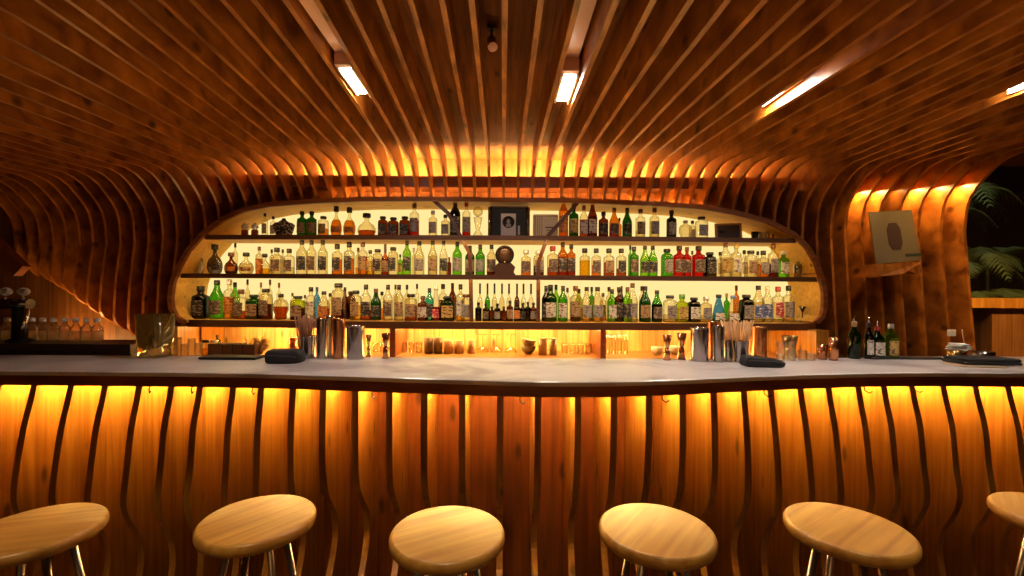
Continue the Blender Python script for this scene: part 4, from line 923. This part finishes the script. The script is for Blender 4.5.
# beer tap
X = (20 - CX) / F * 2.62
t = thing('beer_tap', 'chrome beer tap column with two oval handles at the bar end', 'beer tap', (X, 2.62, zl))
MB().lathe([(.06, 0), (.06, .012), (.036, .02), (.032, .16), (.036, .20)], seg=24).build('column', BLACK, t)
MB().tube([(-.10, 0, .215), (.06, 0, .215)], .030, 18).build('cross_bar', plain('dark_chrome2', (.2, .18, .17), .2, 1), t)
MB().tube([(.075, -.03, .19), (.058, -.045, .03)], .014, 14, .011).build('spout', CHROME, t)
for sx in (-.055, .045):
    MB().tube([(sx, -.02, .235), (sx, -.03, .262)], .007, 8).build('lever', CHROME, t)
    m = MB().lathe([(0, -.006), (.034, -.006), (.038, 0), (.034, .006), (0, .006)], seg=24)
    m.v = [(sx + .012 + v[0], -.035 + v[2], .285 + v[1] * .62) for v in m.v]; hd = m.build('tap_badge', WHITE, t)
    MB().box(sx - .004, sx + .026, -.0425, -.0412, .292, .298).box(sx + .0, sx + .022, -.0425, -.0412, .281, .286).build('badge_print', plain('dark_print', (.08, .08, .12), .5), hd)
# sloping dark beam by the tap
tag(spar(P(-22, 232, 3.2), P(18, 271, 3.2), .09, .06).build('sloping_beam', TRIMW), 'dark sloping wooden beam in front of the hanging ribs above the tap', 'beam')
# bottles at the window end
for k, (x, w, h, g, lb, cp, pour, lab) in enumerate(((854.5, 11, 43, 'G', None, 'c', 1, 'dark wine bottle with metal pourer, standing apart toward the niche'), (869, 8, 42, 'k', 'w', 'k', 1, 'slim dark bottle with white label beside the red-necked bottle'), (877.5, 12, 38, 'G', 'w', 'r', 1, 'dark bottle with red neck and round white label near the window'), (891, 12.5, 35, 'g', 'g', 's', 0, 'green bottle with silver top, closest to the napkin holder'))):
    d = 2.50; X = (x - CX) / F * d; u = d / F
    b = bottle('w', X, d, ZT + .0006, w * u, (h - (6 if pour else 0)) * u, g, None, lb, cp, lab, 'bottles at the window end of the bar')
    if pour: MB().tube([(0, 0, (h - 6) * u), (0, 0, (h - 3) * u), (.004, 0, h * u)], .004, 8, .002).build('pourer', CHROME, b)
for k, (x, w, h, d) in enumerate(((834, 9, 23, 2.42), (823, 9, 15, 2.46))):
    X, Y, Z, u = onb(x, d); R = w * u / 2
    tag(MB().lathe([(R * .85, 0), (R, h * u), (R * .93, h * u), (R * .8, .006), (0, .006)], seg=20).build('copper_cup', COPPER), '%s copper cup beyond the gold jiggers on the bar' % ('taller' if k == 0 else 'shorter'), 'cup', 'copper cups')
    COL.objects[-1].location = (X, Y, Z)
# assorted clutter behind gold jigger
for k, (x, w, h) in enumerate(((803, 8, 10), (811, 9, 7))):
    tumbler('tumbler', x, 2.42, ZT + .0006, w, h, CLR, 'low clear glass %s' % ('just past the gold jiggers' if k == 0 else 'next to the shorter copper cup'), 'glass', 'low glasses by the copper cups')
# napkin holder
X, Y, Z, u = onb(957, 2.42)
t = thing('napkin_holder', 'round brass napkin cup beside the green bottle on the bar', 'holder', (X, Y, Z))
MB().lathe([(7 * u, 0), (7.6 * u, 11 * u), (7 * u, 11 * u), (6.4 * u, .006), (0, .006)], seg=24).build('cup', GOLD, t)
for k in range(5):
    a = k * .5 - .9
    o = MB().bbox(-8 * u, 8 * u, -.03, .03, 0, 1.1 * u, .002).build('paper_napkin', WHITE); o.location = (X + (k % 3 - 1) * .008 + .01, Y, Z + (11.6 + k * 1.25) * u); o.rotation_euler = (0, .05 * (k % 2), a)
    tag(o, 'white paper napkin on the brass cup, %s up in the pile' % ordw(k + 1), 'napkin', 'napkins on the brass cup')
o = MB().tube([(0, 0, 0), (-.012, 0, .07)], .003, 6).build('wooden_pick', STRAW); o.location = (X + .02, Y - .02, Z + 18.5 * u); tag(o, 'wooden pick standing up out of the white napkins', 'pick')
X, Y, Z, u = onb(984, 2.45)
tag(MB().lathe([(8 * u, 0), (8.6 * u, 9 * u), (8 * u, 9 * u), (7.4 * u, .006), (0, .006)], seg=26).build('metal_bowl', STEEL), 'low round steel dish behind the black bill folder', 'dish'); COL.objects[-1].location = (X, Y, Z)
X, Y, Z, u = onb(971, 2.40)
tag(MB().lathe([(4.5 * u, 0), (5.5 * u, 8 * u), (5 * u, 8 * u), (4 * u, .006), (0, .006)], seg=20).build('tumbler', CLR), 'short clear tumbler between the brass cup and steel dish', 'glass'); COL.objects[-1].location = (X, Y, Z)
# wall switch plate
p = P(951.5, 333, 3.36)
o = MB().bbox(-.03, .03, -.006, .006, -.024, .024, .003).build('wall_socket', WHITE); o.location = (p.x - .0, 3.36, p.z); tag(o, 'small white wall plate on the last rib beside the window', 'socket')
# plaque
t = thing('wall_plaque', 'square khaki plaque with a brown eight-sided emblem on the ribs', 'plaque', P(896, 239, 3.42))
C4 = [P(869, 212, 3.40), P(911.5, 210, 3.36), P(921, 260, 3.33), P(876.5, 264, 3.37)]
O = t.location; ux = ((C4[1] - C4[0]) + (C4[2] - C4[3])).normalized(); uz = ((C4[0] - C4[3]) + (C4[1] - C4[2])).normalized(); un = uz.cross(ux).normalized()
cc = sum(C4, Vector()) / 4
def pl(pts, y0, y1, name, mat, parent):
    m = MB(); n = len(pts)
    for yy in (y0, y1): m.v += [tuple(Vector(p) + un * yy - O) for p in pts]
    m.f += [list(range(n)), list(range(2 * n - 1, n - 1, -1))] + [[k, n + k, n + (k + 1) % n, (k + 1) % n] for k in range(n)]; m.sm += [0] * (n + 2)
    return m.build(name, mat, parent)
if un.y > 0: un = -un
bd = pl(C4, -.012, .0, 'board', KHAKI, t)
e8 = [(-.045, -.055), (-.045, .055), (-.025, .10), (.025, .10), (.045, .055), (.045, -.055), (.025, -.10), (-.025, -.10)]
pl([cc + ux * a + uz * b for a, b in e8], .001, .004, 'emblem', plain('emblem', (.045, .018, .008), .6), t)
pl([cc + ux * a + uz * b for a, b in ((.05, -.155), (.155, -.155), (.155, -.135), (.05, -.135))], .001, .003, 'caption', plain('caption', (.03, .04, .02), .5), t)
m = MB(); 
for a, b in ((.88, .9),): pass
# bracket board below the plaque
p0, p1 = P(877, 264, 3.34), P(921.5, 262, 3.30); q1, q0 = P(921.5, 273, 3.30), P(877, 277, 3.34)
pts = [p0, p1, q1, P(915, 273.5, 3.30), P(909, 270.5, 3.3), P(903, 274, 3.3), q0]
m = MB(); n = len(pts)
for yy in (0, .22): m.v += [tuple(Vector(p) + Vector((0, yy, 0))) for p in pts]
m.f += [list(range(n)), list(range(2 * n - 1, n - 1, -1))] + [[k, n + k, n + (k + 1) % n, (k + 1) % n] for k in range(n)]; m.sm += [0] * (n + 2)
tag(m.build('bracket_board', RIB), 'short scalloped wooden board across the ribs beneath the plaque', 'bracket')

# ------------------------------------------------------------------ palms outside
LEAF = plain('palm_leaf', (.14, .17, .06), .5); STEMM = plain('palm_stem', (.16, .15, .07), .6)
def palm(x, y, ztop, n, L_, lab):
    t = thing('palm_plant', lab, 'palm', (x, y, 0), 'palms outside the window')
    MB().tube([(0, 0, 0), (.02, .01, ztop * .5), (0, 0, ztop)], .02, 8, .012).build('trunk', STEMM, t)
    for k in range(n):
        a = 2 * PI * k / n + random.uniform(-.3, .3); l = L_ * random.uniform(.8, 1.1); rise = random.uniform(.25, .5)
        sp = []
        for q in range(11):
            s_ = q / 10; sp.append(Vector((math.cos(a) * l * s_, math.sin(a) * l * s_ * .7, ztop + l * (rise * math.sin(s_ * PI * .75) * 1.2 - .45 * s_ ** 2))))
        m = MB().tube(sp, .005, 5, .002)
        for q in range(1, 21):
            s_ = q / 20 * 10; b0 = int(min(9, s_)); p_ = sp[b0].lerp(sp[b0 + 1], s_ - b0); d_v = (sp[b0 + 1] - sp[b0]).normalized(); sd = d_v.cross(Vector((0, 0, 1))).normalized()
            ll = l * .38 * math.sin(PI * (.12 + .82 * q / 20))
            for sg in (-1, 1):
                e = p_ + sd * sg * ll * .8 + d_v * ll * .45 - Vector((0, 0, ll * .35)); wv_ = d_v * .011
                m.quad(p_ - wv_, p_ + wv_, p_.lerp(e, .55) + wv_ * .9 + Vector((0, 0, .01)), e, p_.lerp(e, .55) - wv_ * .9 + Vector((0, 0, .01)))
        m.build('frond', LEAF, t, fix=False)
palm(4.35, 4.6, 2.15, 7, .55, 'tall palm with fronds brushing the top of the window')
palm(4.9, 5.0, 2.35, 7, .6, 'tall palm behind the others, higher at the window edge')
palm(4.55, 4.5, 1.62, 8, .5, 'palm with low arching fronds at mid window height')
palm(5.0, 4.75, 1.75, 8, .5, 'palm with drooping fronds at the outer side of the window')
palm(4.3, 4.35, 1.28, 9, .42, 'short bushy palm just above the window sill')
palm(4.85, 4.5, 1.30, 9, .45, 'short bushy palm at the sill toward the picture edge')
palm(4.12, 4.3, .95, 9, .32, 'small bushy plant seen through the gap under the sill')
t = thing('garden_lantern', 'small red lantern glowing among the palms outside the window', 'object', P(987, 262, 4.6))  # small red object of unknown kind, given an added faint glow
MB().lathe([(.02, -.03), (.035, -.02), (.035, .02), (.02, .03)], seg=14).build('lantern_shade', emit('red_glow', (.7, .06, .03), .6), t)
MB().tube([(0, 0, .03), (0, 0, .16)], .003, 6).build('cord', BLACK, t)
